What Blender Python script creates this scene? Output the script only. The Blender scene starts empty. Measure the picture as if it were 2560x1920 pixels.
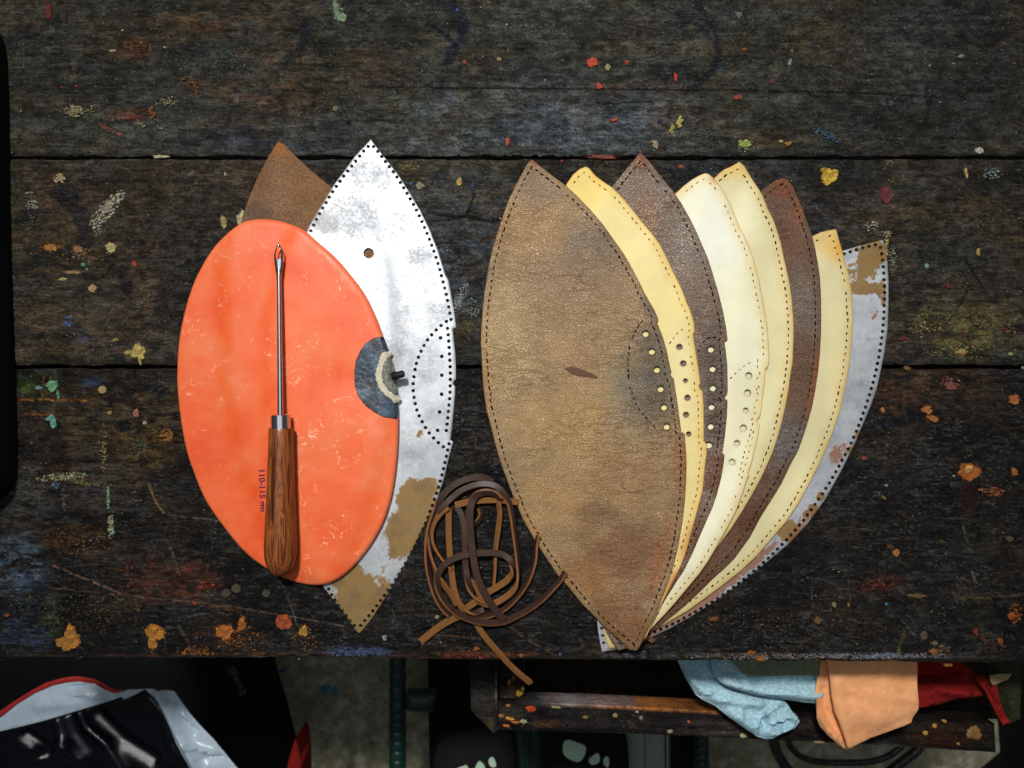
import bpy, math, random
import numpy as np
from mathutils import Vector
from mathutils.geometry import delaunay_2d_cdt

random.seed(7)
rng = np.random.default_rng(7)
scene = bpy.context.scene
COL = scene.collection

# ------------------------------------------------------------------ camera, world, lamps, exposure
H = 0.65            # camera height above the bench top (m)
S = 0.0003          # metres per photo pixel on the bench top
cam_d = bpy.data.cameras.new("camera")
cam = bpy.data.objects.new("camera", cam_d)
COL.objects.link(cam)
cam.location = (0, 0, H)
cam_d.sensor_width = 36
cam_d.lens = 36 * H / (2560 * S)
cam_d.clip_start = 0.01
cam_d.clip_end = 50
cam_d.dof.use_dof = True
cam_d.dof.focus_distance = H - 0.005
cam_d.dof.aperture_fstop = 9.0
scene.camera = cam

world = bpy.data.worlds.new("World")
scene.world = world
world.use_nodes = True
bg = world.node_tree.nodes["Background"]
bg.inputs[0].default_value = (0.80, 0.88, 1.0, 1)
bg.inputs[1].default_value = 0.07


def area_lamp(name, loc, target, sx, sy, power, color, spread=math.pi):
    d = bpy.data.lights.new(name, 'AREA')
    d.shape = 'RECTANGLE'
    d.size, d.size_y = sx, sy
    d.energy = power
    d.color = color
    d.spread = spread
    o = bpy.data.objects.new(name, d)
    COL.objects.link(o)
    o.location = loc
    v = Vector(target) - Vector(loc)
    o.rotation_euler = v.to_track_quat('-Z', 'Y').to_euler()
    return o


area_lamp("ceiling_lamp", (-0.28, 0.86, 1.9), (0.02, 0.04, 0), 0.20, 0.16, 3.8, (1.0, 0.97, 0.93), math.radians(48))
area_lamp("skylight", (-0.05, 0.45, 2.2), (-0.04, 0.36, 0), 2.2, 1.5, 8.0, (0.95, 0.98, 1.0))
area_lamp("window_light", (0.30, 0.95, 1.6), (0.05, 0.1, 0), 1.0, 0.4, 1.9, (0.66, 0.82, 1.0))

scene.view_settings.view_transform = 'Standard'
scene.view_settings.look = 'None'
scene.view_settings.exposure = 0
scene.view_settings.gamma = 1
scene.view_settings.use_curve_mapping = False

# ------------------------------------------------------------------ small helpers


def lin(c):
    """sRGB 0-255 -> linear"""
    out = []
    for v in c[:3]:
        v /= 255.0
        out.append(v / 12.92 if v <= 0.04045 else ((v + 0.055) / 1.055) ** 2.4)
    return tuple(out)


def W(px, py, z=0.0):
    f = (H - z) / H * S
    return ((px - 1280) * f, (960 - py) * f)


def wpts(pts, z=0.0):
    return np.array([W(x, y, z) for x, y in pts])


def smooth01(t):
    t = np.clip(t, 0, 1)
    return t * t * (3 - 2 * t)


def vnoise(x, y, seed=0):
    """smooth value noise on arrays, range 0..1"""
    xi = np.floor(x).astype(np.int64)
    yi = np.floor(y).astype(np.int64)
    xf = x - xi
    yf = y - yi
    u = xf * xf * (3 - 2 * xf)
    v = yf * yf * (3 - 2 * yf)

    def h(a, b):
        n = (a * 374761393 + b * 668265263 + seed * 1442695041) & 0x7fffffff
        n = ((n ^ (n >> 13)) * 1274126177) & 0x7fffffff
        n = (n ^ (n >> 16)) & 0xffff
        return n / 65535.0
    a, b, c, d = h(xi, yi), h(xi + 1, yi), h(xi, yi + 1), h(xi + 1, yi + 1)
    return (a * (1 - u) + b * u) * (1 - v) + (c * (1 - u) + d * u) * v


def fbm(x, y, seed=0, octv=4, gain=0.55):
    s, amp, tot = 0, 1.0, 0
    for i in range(octv):
        s = s + amp * vnoise(x * 2 ** i + i * 17.3, y * 2 ** i - i * 9.1, seed + i * 31)
        tot += amp
        amp *= gain
    return s / tot


def seg_dist(P, A, B):
    """min distance from points P (n,2) to segments A->B (m,2)"""
    best = np.full(len(P), 1e9)
    for a, b in zip(A, B):
        d = b - a
        L = d @ d
        if L < 1e-18:
            continue
        t = np.clip(((P - a) @ d) / L, 0, 1)
        q = P - (a + t[:, None] * d)
        best = np.minimum(best, q[:, 0] ** 2 + q[:, 1] ** 2)
    return np.sqrt(best)


def inside(P, poly):
    x, y = P[:, 0], P[:, 1]
    c = np.zeros(len(P), bool)
    n = len(poly)
    j = n - 1
    for i in range(n):
        xi, yi = poly[i]
        xj, yj = poly[j]
        if yi != yj:
            m = ((yi > y) != (yj > y)) & (x < (xj - xi) * (y - yi) / (yj - yi) + xi)
            c ^= m
        j = i
    return c


def sdist(P, poly):
    """signed distance, positive inside"""
    d = seg_dist(P, poly, np.roll(poly, -1, 0))
    return np.where(inside(P, poly), d, -d)


def line_dist(P, pl):
    pl = np.asarray(pl)
    return seg_dist(P, pl[:-1], pl[1:])


def resample(poly, step, closed=True):
    p = np.asarray(poly, float)
    if closed:
        p = np.vstack([p, p[:1]])
    out = []
    for a, b in zip(p[:-1], p[1:]):
        L = np.linalg.norm(b - a)
        n = max(1, int(round(L / step)))
        for k in range(n):
            out.append(a + (b - a) * k / n)
    if not closed:
        out.append(p[-1])
    return np.array(out)


def catmull(pts, n=6, closed=False):
    p = [np.array(q, float) for q in pts]
    if closed:
        p = [p[-1]] + p + [p[0], p[1]]
    else:
        p = [2 * p[0] - p[1]] + p + [2 * p[-1] - p[-2]]
    out = []
    for i in range(1, len(p) - 2):
        for k in range(n):
            t = k / n
            out.append(0.5 * ((2 * p[i]) + (-p[i - 1] + p[i + 1]) * t + (2 * p[i - 1] - 5 * p[i] + 4 * p[i + 1] - p[i + 2]) * t * t
                              + (-p[i - 1] + 3 * p[i] - 3 * p[i + 1] + p[i + 2]) * t ** 3))
    if not closed:
        out.append(p[-2])
    return np.array(out)


def walk(path, step, start=0.0):
    """points and tangents every step along an open polyline"""
    path = np.asarray(path, float)
    seg = np.diff(path, axis=0)
    L = np.linalg.norm(seg, axis=1)
    cum = np.concatenate([[0], np.cumsum(L)])
    out = []
    s = start
    while s < cum[-1]:
        i = min(np.searchsorted(cum, s, 'right') - 1, len(seg) - 1)
        t = (s - cum[i]) / max(L[i], 1e-12)
        out.append((path[i] + seg[i] * t, seg[i] / max(L[i], 1e-12)))
        s += step
    return out


# ------------------------------------------------------------------ object helpers
def link(name, me, parent=None, mats=()):
    o = bpy.data.objects.new(name, me)
    COL.objects.link(o)
    for m in (mats if isinstance(mats, (list, tuple)) else [mats]):
        me.materials.append(m)
    if parent is not None:
        o.parent = parent
    return o


def tag(o, label=None, cat=None, group=None, kind=None):
    if label:
        o['label'] = label
    if cat:
        o['category'] = cat
    if group:
        o['group'] = group
    if kind:
        o['kind'] = kind
    return o


def thing(name, label, cat, loc, group=None):
    o = bpy.data.objects.new(name, None)
    COL.objects.link(o)
    o.empty_display_size = 0.02
    o.location = loc
    return tag(o, label, cat, group)


def mesh_from(name, V, F, mats, parent=None, smooth=True, angle=40, midx=None, attrs=None, recenter=True):
    """V world coordinates; the origin is put at the foot of the mesh (or the parent's origin kept)"""
    V = np.asarray(V, float)
    me = bpy.data.meshes.new(name)
    base = np.zeros(3)
    if parent is not None:
        q = parent
        while q is not None:
            base += np.array(q.location)
            q = q.parent
    off = np.array([V[:, 0].mean(), V[:, 1].mean(), V[:, 2].min()]) if recenter else base
    if isinstance(F, np.ndarray):
        n, k = F.shape
        me.vertices.add(len(V))
        me.vertices.foreach_set("co", (V - off).astype(np.float32).ravel())
        me.loops.add(n * k)
        me.loops.foreach_set("vertex_index", F.astype(np.int32).ravel())
        me.polygons.add(n)
        me.polygons.foreach_set("loop_start", np.arange(0, n * k, k, dtype=np.int32))
        me.update(calc_edges=True)
    else:
        me.from_pydata([tuple(v) for v in (V - off)], [], F)
        me.update()
    if midx is not None:
        me.polygons.foreach_set("material_index", np.asarray(midx, np.int32))
    if attrs:
        for k_, a in attrs.items():
            a = np.asarray(a, np.float32)
            if a.ndim == 2:
                at = me.color_attributes.new(k_, 'FLOAT_COLOR', 'POINT')
                at.data.foreach_set("color", np.hstack([a, np.ones((len(a), 1), np.float32)]).ravel())
            else:
                at = me.attributes.new(k_, 'FLOAT', 'POINT')
                at.data.foreach_set("value", a)
    if smooth:
        me.shade_smooth()
        me.set_sharp_from_angle(angle=math.radians(angle))
    o = link(name, me, parent, mats)
    o.location = tuple(off - base)
    return o


def sheet(name, outline, holes, ztop, zbot, mats, parent=None, spacing=0.004, rim=None, attrs=None, angle=40, edge_step=None, pits=(), pit_depth=0.0006):
    """a plate cut from a 2-D outline (metres) with holes; ztop/zbot are functions of (points, edge distance)"""
    sc = 1000.0
    es = edge_step or spacing * 0.6
    out = resample(np.asarray(outline), es)
    verts = [out]
    edges = []
    n = len(out)
    edges += [(i, (i + 1) % n) for i in range(n)]
    base = n
    holes = list(holes) + list(pits)
    for h in holes:
        h = np.asarray(h)
        k = len(h)
        verts.append(h)
        edges += [(base + i, base + (i + 1) % k) for i in range(k)]
        base += k
    mn, mx = out.min(0), out.max(0)
    gx = np.arange(mn[0], mx[0], spacing)
    gy = np.arange(mn[1], mx[1], spacing * 0.87)
    G = np.array([(x + (spacing / 2 if j % 2 else 0), y) for j, y in enumerate(gy) for x in gx]) if len(gx) and len(gy) else np.zeros((0, 2))
    if len(G):
        d = sdist(G, out)
        G = G[d > (rim * 1.4 if rim else spacing * 0.35)]
    if rim:
        # ring just inside the rim so that the edge can round over
        area = 0.5 * np.sum(out[:, 0] * np.roll(out[:, 1], -1) - np.roll(out[:, 0], -1) * out[:, 1])
        tg = np.roll(out, -1, 0) - np.roll(out, 1, 0)
        tg /= np.linalg.norm(tg, axis=1)[:, None] + 1e-12
        nr = np.stack([-tg[:, 1], tg[:, 0]], 1) * (1 if area > 0 else -1)
        for fr in ((0.35, 1.0) if rim > 0.002 else (1.0,)):
            R = out + nr * rim * fr
            dR = sdist(R, out)
            G = np.vstack([G, R[dR > rim * fr * 0.8]])
    if len(G) and holes:
        hp = np.vstack([np.asarray(h) for h in holes])
        keep = np.ones(len(G), bool)
        for h in holes:
            h = np.asarray(h)
            c = h.mean(0)
            r = np.linalg.norm(h - c, axis=1).max() + spacing * 0.12
            keep &= ((G - c) ** 2).sum(1) > r * r
        G = G[keep]
    verts.append(G)
    P = np.vstack(verts)
    res = delaunay_2d_cdt([Vector((float(x * sc), float(y * sc))) for x, y in P], edges, [], 0, 1e-5)
    V2 = np.array([(v.x / sc, v.y / sc) for v in res[0]])
    F = np.array([f for f in res[2] if len(f) == 3])
    cen = V2[F].mean(1)
    ok = inside(cen, out)
    for h in holes:
        h = np.asarray(h)
        c = h.mean(0)
        r = np.linalg.norm(h - c, axis=1).max()
        near = ((cen - c) ** 2).sum(1) < r * r
        if near.any():
            idx = np.where(near & ok)[0]
            if len(idx):
                bad = inside(cen[idx], h)
                ok[idx[bad]] = False
    F = F[ok]
    used = np.unique(F)
    remap = -np.ones(len(V2), int)
    remap[used] = np.arange(len(used))
    V2 = V2[used]
    F = remap[F]
    # orientation up
    a, b, c = V2[F[:, 0]], V2[F[:, 1]], V2[F[:, 2]]
    cr = (b[:, 0] - a[:, 0]) * (c[:, 1] - a[:, 1]) - (b[:, 1] - a[:, 1]) * (c[:, 0] - a[:, 0])
    F[cr < 0] = F[cr < 0][:, ::-1]
    d = np.maximum(sdist(V2, out), 0)
    zt = ztop(V2, d)
    zb = zbot(V2, d)
    zt = np.maximum(zt, zb + 2e-5)
    nv = len(V2)
    V = np.vstack([np.column_stack([V2, zt]), np.column_stack([V2, zb])])
    e = {}
    for t in F:
        for i in range(3):
            k = (t[i], t[(i + 1) % 3])
            if (k[1], k[0]) in e:
                del e[(k[1], k[0])]
            else:
                e[k] = 1
    side = []
    for (i, j) in e:
        side.append((i, i + nv, j + nv))
        side.append((i, j + nv, j))
    allF = np.vstack([F, F[:, ::-1] + nv, np.array(side)])
    midx = None
    if len(pits):
        pc = np.array([np.mean(np.array(h), 0) for h in pits])
        pr = np.array([np.linalg.norm(np.array(h) - np.mean(np.array(h), 0), axis=1).max() for h in pits]) * 1.06
        sm = V2[np.array(side)[:, 0] % nv]
        dd = np.sqrt(((sm[:, None, :] - pc[None]) ** 2).sum(2))
        isp = (dd < pr[None]).any(1)
        midx = np.concatenate([np.zeros(2 * len(F)), isp.astype(float)])
        quads = np.vstack([np.array(h) for h in pits])
        zq = ztop(quads, np.full(len(quads), 0.004)) - pit_depth
        b0 = len(V)
        V = np.vstack([V, np.column_stack([quads, zq])])
        Q = []
        for i in range(len(pits)):
            a0 = b0 + 4 * i
            tri = [(a0, a0 + 1, a0 + 2), (a0, a0 + 2, a0 + 3)]
            p = quads[4 * i:4 * i + 3]
            if (p[1][0] - p[0][0]) * (p[2][1] - p[0][1]) - (p[1][1] - p[0][1]) * (p[2][0] - p[0][0]) < 0:
                tri = [t[::-1] for t in tri]
            Q += tri
        allF = np.vstack([allF, np.array(Q)])
        midx = np.concatenate([midx, np.ones(len(Q))])
        npit = len(quads)
    else:
        npit = 0
    at = {}
    if attrs:
        for k, fn in attrs.items():
            v = fn(V2, d)
            if k == "Col" and mats[0] in (M['leatherC'], M['leatherF'], M['leatherL']):
                v = v * np.array([0.82, 0.90, 0.96])
            at[k] = np.concatenate([v, v] + ([v[:1].repeat(npit, 0)] if npit else []))
    at["rim"] = np.concatenate([d, d, np.full(npit, 0.01)]) * 1000.0
    return mesh_from(name, V, allF.astype(int), mats, parent, True, angle, midx, at)


def circle(c, r, n=12):
    return [(c[0] + r * math.cos(2 * math.pi * k / n), c[1] + r * math.sin(2 * math.pi * k / n)) for k in range(n)]


# ------------------------------------------------------------------ materials
class NT:
    def __init__(self, name):
        self.m = bpy.data.materials.new(name)
        self.m.use_nodes = True
        self.t = self.m.node_tree
        self.b = self.t.nodes["Principled BSDF"]
        self.tc = self.t.nodes.new("ShaderNodeTexCoord")

    def n(self, typ, **kw):
        nd = self.t.nodes.new(typ)
        for k, v in kw.items():
            if k.startswith("_"):
                setattr(nd, k[1:], v)
            else:
                nd.inputs[k.replace("__", " ")].default_value = v
        return nd

    def l(self, a, b):
        self.t.links.new(a, b)

    def coords(self, sx=1, sy=1, sz=1, rot=0):
        mp = self.n("ShaderNodeMapping")
        mp.inputs["Scale"].default_value = (sx, sy, sz)
        mp.inputs["Rotation"].default_value = (0, 0, rot)
        self.l(self.tc.outputs["Object"], mp.inputs[0])
        return mp.outputs[0]

    def noise(self, vec, scale, detail=4, rough=0.6, dist=0):
        nd = self.n("ShaderNodeTexNoise", Scale=scale, Detail=detail, Roughness=rough, Distortion=dist)
        self.l(vec, nd.inputs["Vector"])
        return nd.outputs["Fac"]

    def ramp(self, fac, stops):
        nd = self.n("ShaderNodeValToRGB")
        el = nd.color_ramp.elements
        while len(el) > 1:
            el.remove(el[-1])
        for i, (p, c) in enumerate(stops):
            e = el[0] if i == 0 else el.new(p)
            e.position = p
            e.color = (*c, 1) if len(c) == 3 else c
        self.l(fac, nd.inputs[0])
        return nd.outputs[0]

    def fr(self, fac, a, b, lo=0.0, hi=1.0):
        nd = self.n("ShaderNodeMapRange")
        nd.inputs["From Min"].default_value = a
        nd.inputs["From Max"].default_value = b
        nd.inputs["To Min"].default_value = lo
        nd.inputs["To Max"].default_value = hi
        self.l(fac, nd.inputs["Value"])
        return nd.outputs[0]

    def mix(self, fac, a, b, mode='MIX'):
        nd = self.n("ShaderNodeMix", _data_type='RGBA', _blend_type=mode)
        for s, v in ((0, fac), (6, a), (7, b)):
            if isinstance(v, (int, float)):
                nd.inputs[s].default_value = v
            elif isinstance(v, tuple):
                nd.inputs[s].default_value = (*v, 1)
            else:
                self.l(v, nd.inputs[s])
        return nd.outputs[2]

    def math(self, op, a, b=0.0):
        nd = self.n("ShaderNodeMath", _operation=op)
        for s, v in ((0, a), (1, b)):
            if isinstance(v, (int, float)):
                nd.inputs[s].default_value = v
            else:
                self.l(v, nd.inputs[s])
        return nd.outputs[0]

    def attr(self, name):
        nd = self.n("ShaderNodeAttribute", _attribute_name=name)
        return nd

    def bump(self, h, dist, strength=1.0, prev=None):
        nd = self.n("ShaderNodeBump", Strength=strength, Distance=dist)
        self.l(h, nd.inputs["Height"])
        if prev is not None:
            self.l(prev, nd.inputs["Normal"])
        return nd.outputs[0]

    def out(self, col=None, rough=None, normal=None, metal=None, spec=None):
        for key, v in (("Base Color", col), ("Roughness", rough), ("Normal", normal), ("Metallic", metal), ("Specular IOR Level", spec)):
            if v is None:
                continue
            if isinstance(v, (int, float)):
                self.b.inputs[key].default_value = v
            elif isinstance(v, tuple):
                self.b.inputs[key].default_value = (*v, 1)
            else:
                self.l(v, self.b.inputs[key])
        return self.m


def mat_wood_bench():
    t = NT("old_bench_wood")
    col = t.attr("Col").outputs["Color"]
    c0 = t.coords()
    cg = t.coords(0.13, 1, 1)
    g = t.noise(cg, 520, 5, 0.8, 0.5)
    f = t.noise(c0, 760, 4, 0.9)
    bl = t.noise(t.coords(0.55, 1, 1), 150, 6, 0.72, 0.8)
    k = t.math('MULTIPLY', t.fr(g, 0.34, 0.68, 0.6, 1.4), t.math('MULTIPLY', t.fr(f, 0.34, 0.66, 0.2, 1.8), t.fr(bl, 0.36, 0.64, 0.55, 1.4)))
    kc = t.n("ShaderNodeCombineColor")
    for i in range(3):
        t.l(k, kc.inputs[i])
    c = t.mix(1.0, col, kc.outputs[0], 'MULTIPLY')
    # fine dry scratches running any way
    s1 = t.math('ABSOLUTE', t.math('SUBTRACT', t.noise(t.coords(1, 0.25, 1, 0.9), 170, 3, 0.6, 1.0), 0.5))
    s1 = t.math('MULTIPLY', t.fr(s1, 0.0, 0.008, 0.5, 0.0), t.fr(t.noise(c0, 70, 3), 0.54, 0.62, 0, 1))
    c = t.mix(s1, c, lin((96, 90, 78)))
    dens = t.noise(c0, 28, 4, 0.65)
    # worn pale flecks and dark pits, about a millimetre across
    fl = t.math('ADD', t.noise(t.coords(0.6, 1, 1), 640, 3, 0.7), t.math('MULTIPLY', dens, 0.35))
    flk = t.fr(fl, 0.80, 0.86, 0.0, 0.55)
    fc = t.ramp(t.noise(c0, 60, 2, 0.5), [(0.38, lin((112, 118, 124))), (0.5, lin((104, 96, 80))), (0.62, lin((116, 84, 52)))])
    c = t.mix(flk, c, fc)
    st = t.math('ABSOLUTE', t.math('SUBTRACT', t.noise(t.coords(0.10, 1, 1), 330, 4, 0.7, 0.6), 0.5))
    stk = t.math('MULTIPLY', t.fr(st, 0.0, 0.010, 0.35, 0.0), t.fr(dens, 0.46, 0.56, 0, 1))
    c = t.mix(stk, c, lin((92, 88, 80)))
    pt = t.noise(t.coords(0.45, 1, 1), 430, 4, 0.75)
    c = t.mix(t.fr(pt, 0.40, 0.34, 0.0, 0.85), c, lin((8, 8, 9)))
    h = t.math('ADD', t.math('MULTIPLY', g, 0.6), t.math('ADD', t.math('MULTIPLY', f, 0.5), t.math('ADD', t.math('MULTIPLY', bl, 0.9), t.math('MULTIPLY', pt, 0.8))))
    wet = t.attr("gloss").outputs["Fac"]
    h = t.math('MULTIPLY', h, t.math('ADD', 0.7, wet))
    n = t.bump(h, 0.0019, 1.0)
    r = t.math('SUBTRACT', t.fr(bl, 0.3, 0.7, 0.50, 0.32), t.math('MULTIPLY', wet, 0.12))
    return t.out(c, r, n, 0.0, t.math('ADD', 0.05, t.math('MULTIPLY', wet, 0.42)))


def mat_leather(name, cell=560, wrinkle=1.0, rough=0.55, contrast=0.6, hue=(70, 42, 22), spec=0.35, grain=1.0):
    """pebbled grain leather; colour comes from the hide's own dye map"""
    t = NT(name)
    col = t.attr("Col").outputs["Color"]
    c0 = t.coords(1, 1.25, 1)
    wn = t.n("ShaderNodeTexNoise", Scale=220, Detail=3)
    t.l(c0, wn.inputs["Vector"])
    wv = t.n("ShaderNodeVectorMath", _operation='SCALE')
    t.l(wn.outputs["Color"], wv.inputs[0])
    wv.inputs["Scale"].default_value = 0.0035
    ad = t.n("ShaderNodeVectorMath", _operation='ADD')
    t.l(c0, ad.inputs[0])
    t.l(wv.outputs[0], ad.inputs[1])
    v = t.n("ShaderNodeTexVoronoi", _feature='DISTANCE_TO_EDGE', Scale=cell)
    t.l(ad.outputs[0], v.inputs["Vector"])
    crack = t.fr(v.outputs["Distance"], 0.0, 0.20, 0.0, 1.0)
    st = t.coords(0.30, 1.1, 1, 0.10)
    ad2 = t.n("ShaderNodeVectorMath", _operation='ADD')
    t.l(st, ad2.inputs[0])
    wv2 = t.n("ShaderNodeVectorMath", _operation='SCALE')
    t.l(wn.outputs["Color"], wv2.inputs[0])
    wv2.inputs["Scale"].default_value = 0.006
    t.l(wv2.outputs[0], ad2.inputs[1])
    v2 = t.n("ShaderNodeTexVoronoi", _feature='DISTANCE_TO_EDGE', Scale=cell * 0.36)
    t.l(ad2.outputs[0], v2.inputs["Vector"])
    w2 = t.fr(v2.outputs["Distance"], 0.0, 0.03, 0.0, 1.0)
    msk = t.fr(t.noise(c0, 22, 3), 0.42, 0.62, 0.1, 0.8)
    w2m = t.math('MAXIMUM', w2, t.math('SUBTRACT', 1.0, t.math('MULTIPLY', msk, wrinkle)))
    cr = t.math('ABSOLUTE', t.math('SUBTRACT', t.noise(t.coords(0.28, 1.0, 1, 0.06), 130, 3, 0.55, 0.9), 0.5))
    crl = t.fr(cr, 0.0, 0.016, 0.0, 1.0)
    crm = t.fr(t.noise(c0, 16, 2), 0.45, 0.58, 0.0, 1.0)
    crl = t.math('MAXIMUM', crl, t.math('SUBTRACT', 1.0, t.math('MULTIPLY', crm, wrinkle * 0.8)))
    fine = t.noise(c0, 1500 if grain > 1.5 else 2400, 2, 0.7)
    mott = t.noise(c0, 60, 4, 0.6)
    both = t.math('MULTIPLY', t.math('MULTIPLY', crack, w2m), crl)
    dk = t.mix(t.fr(both, 0, 1, contrast, 0.0), col, t.mix(1.0, col, lin(hue), 'MULTIPLY'), 'MIX')
    dk2 = t.mix(t.fr(both, 0, 1, contrast * 0.8, 0.0), dk, lin(hue))
    k = t.math('MULTIPLY', t.fr(fine, 0.3, 0.7, 1 - 0.34 * grain, 1 + 0.34 * grain), t.fr(mott, 0.3, 0.7, 1.22, 1.58))
    kc = t.n("ShaderNodeCombineColor")
    for i in range(3):
        t.l(k, kc.inputs[i])
    c = t.mix(1.0, dk2, kc.outputs[0], 'MULTIPLY')
    hgt = t.math('ADD', t.math('ADD', t.math('MULTIPLY', crack, 0.55), t.math('MULTIPLY', crl, 1.3)), t.math('ADD', t.math('MULTIPLY', w2m, 0.8), t.math('MULTIPLY', fine, 0.3)))
    n = t.bump(hgt, 0.00042, 0.8)
    n = t.bump(t.noise(t.coords(0.5, 1, 1), 90, 3, 0.6), 0.0022, 0.6, n)
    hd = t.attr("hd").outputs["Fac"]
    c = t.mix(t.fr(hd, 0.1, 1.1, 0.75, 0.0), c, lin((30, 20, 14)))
    c = t.mix(t.fr(t.attr("rim").outputs["Fac"], 0.0, 1.0, 0.5, 0.0), c, lin((96, 54, 28)))
    return t.out(c, t.fr(fine, 0.3, 0.7, rough + 0.1, rough - 0.1), n, 0.0, spec)


def mat_smooth_leather(name, rough=0.6, speck=(150, 110, 50)):
    """flesh side of split leather: smooth, cream, yellowed at the cut rim"""
    t = NT(name)
    col = t.attr("Col").outputs["Color"]
    c0 = t.coords()
    mott = t.noise(c0, 45, 5, 0.6)
    fine = t.noise(c0, 1600, 3, 0.7)
    rim = t.attr("rim").outputs["Fac"]
    wob = t.math('ADD', rim, t.fr(t.noise(c0, 120, 3), 0.3, 0.7, -2.6, 2.6))
    r1 = t.fr(wob, 0.0, 8.5, 0.85, 0.0)
    c = t.mix(r1, col, t.mix(1.0, col, (0.94, 0.78, 0.50), 'MULTIPLY'))
    r2 = t.fr(rim, 0.0, 0.9, 0.75, 0.0)
    c = t.mix(r2, c, lin((150, 96, 38)))
    k = t.math('MULTIPLY', t.fr(mott, 0.3, 0.7, 0.93, 1.05), t.fr(fine, 0.3, 0.7, 0.93, 1.06))
    kc = t.n("ShaderNodeCombineColor")
    for i in range(3):
        t.l(k, kc.inputs[i])
    c = t.mix(1.0, c, kc.outputs[0], 'MULTIPLY')
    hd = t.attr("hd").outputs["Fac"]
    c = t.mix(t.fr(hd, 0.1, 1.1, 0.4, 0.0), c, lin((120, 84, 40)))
    sp = t.fr(t.noise(c0, 520, 2, 0.5), 0.76, 0.80, 0.0, 0.55)
    c = t.mix(sp, c, lin(speck))
    n = t.bump(t.math('ADD', mott, t.math('MULTIPLY', fine, 0.25)), 0.0006, 0.4)
    return t.out(c, rough, n, 0.0, 0.3)


def mat_plate(name):
    """galvanised template plate, stained with old varnish (mask in attribute 'stain') and scuffed"""
    t = NT(name)
    c0 = t.coords()
    st = t.attr("stain").outputs["Fac"]
    ru = t.attr("rust").outputs["Fac"]
    gr = t.attr("grime").outputs["Fac"]
    n1 = t.noise(c0, 130, 5, 0.62)
    n2 = t.noise(c0, 420, 5, 0.7)
    fine = t.noise(c0, 1500, 3, 0.8)
    brush = t.noise(t.coords(1, 0.08, 1, 0.9), 900, 3, 0.7)
    base = t.mix(1.0, t.ramp(n1, [(0.3, lin((168, 174, 178))), (0.7, lin((192, 195, 198)))]), t.ramp(t.noise(c0, 24, 4, 0.6, 0.8), [(0.35, (0.72, 0.73, 0.75)), (0.6, (1.0, 1.0, 1.0))]), 'MULTIPLY')
    n3 = t.math('ADD', t.math('MULTIPLY', n1, 0.5), t.math('ADD', t.math('MULTIPLY', n2, 0.35), t.math('MULTIPLY', fine, 0.15)))
    s = t.fr(t.math('ADD', st, t.math('MULTIPLY', t.math('SUBTRACT', n3, 0.5), 2.8)), 0.40, 0.56, 0, 0.93)
    vc = t.ramp(t.noise(c0, 45, 5, 0.65), [(0.3, lin((100, 76, 26))), (0.5, lin((132, 98, 34))), (0.7, lin((116, 96, 44)))])
    vc = t.mix(t.fr(fine, 0.35, 0.6, 0.5, 0.0), vc, lin((96, 76, 42)))
    r = t.fr(t.math('ADD', ru, t.math('MULTIPLY', t.math('SUBTRACT', t.math('ADD', t.math('MULTIPLY', n2, .6), t.math('MULTIPLY', fine, .4)), 0.5), 2.2)), 0.46, 0.6, 0, 0.9)
    thr = t.math('SUBTRACT', 0.625, t.math('MULTIPLY', gr, 0.22))
    gn = t.math('ADD', t.math('MULTIPLY', t.noise(c0, 1900, 3, 0.8), 0.6), t.math('MULTIPLY', n2, 0.4))
    g = t.fr(t.math('SUBTRACT', gn, thr), -0.06, 0.07, 0, 0.55)
    c = t.mix(g, base, lin((100, 95, 98)))
    c = t.mix(s, c, vc)
    c = t.mix(r, c, lin((128, 84, 62)))
    cover = t.math('MAXIMUM', t.math('MAXIMUM', s, r), g)
    met = t.fr(cover, 0, 1, 0.5, 0.0)
    rough = t.math('ADD', t.fr(cover, 0, 1, 0.44, 0.55), t.fr(fine, 0.3, 0.7, -0.06, 0.08))
    n = t.bump(t.math('ADD', t.math('MULTIPLY', n2, 0.6), t.math('ADD', t.math('MULTIPLY', brush, 0.2), t.math('MULTIPLY', cover, 0.5))), 0.00022, 0.6)
    return t.out(c, rough, n, met, t.fr(cover, 0, 1, 0.5, 0.2))


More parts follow.
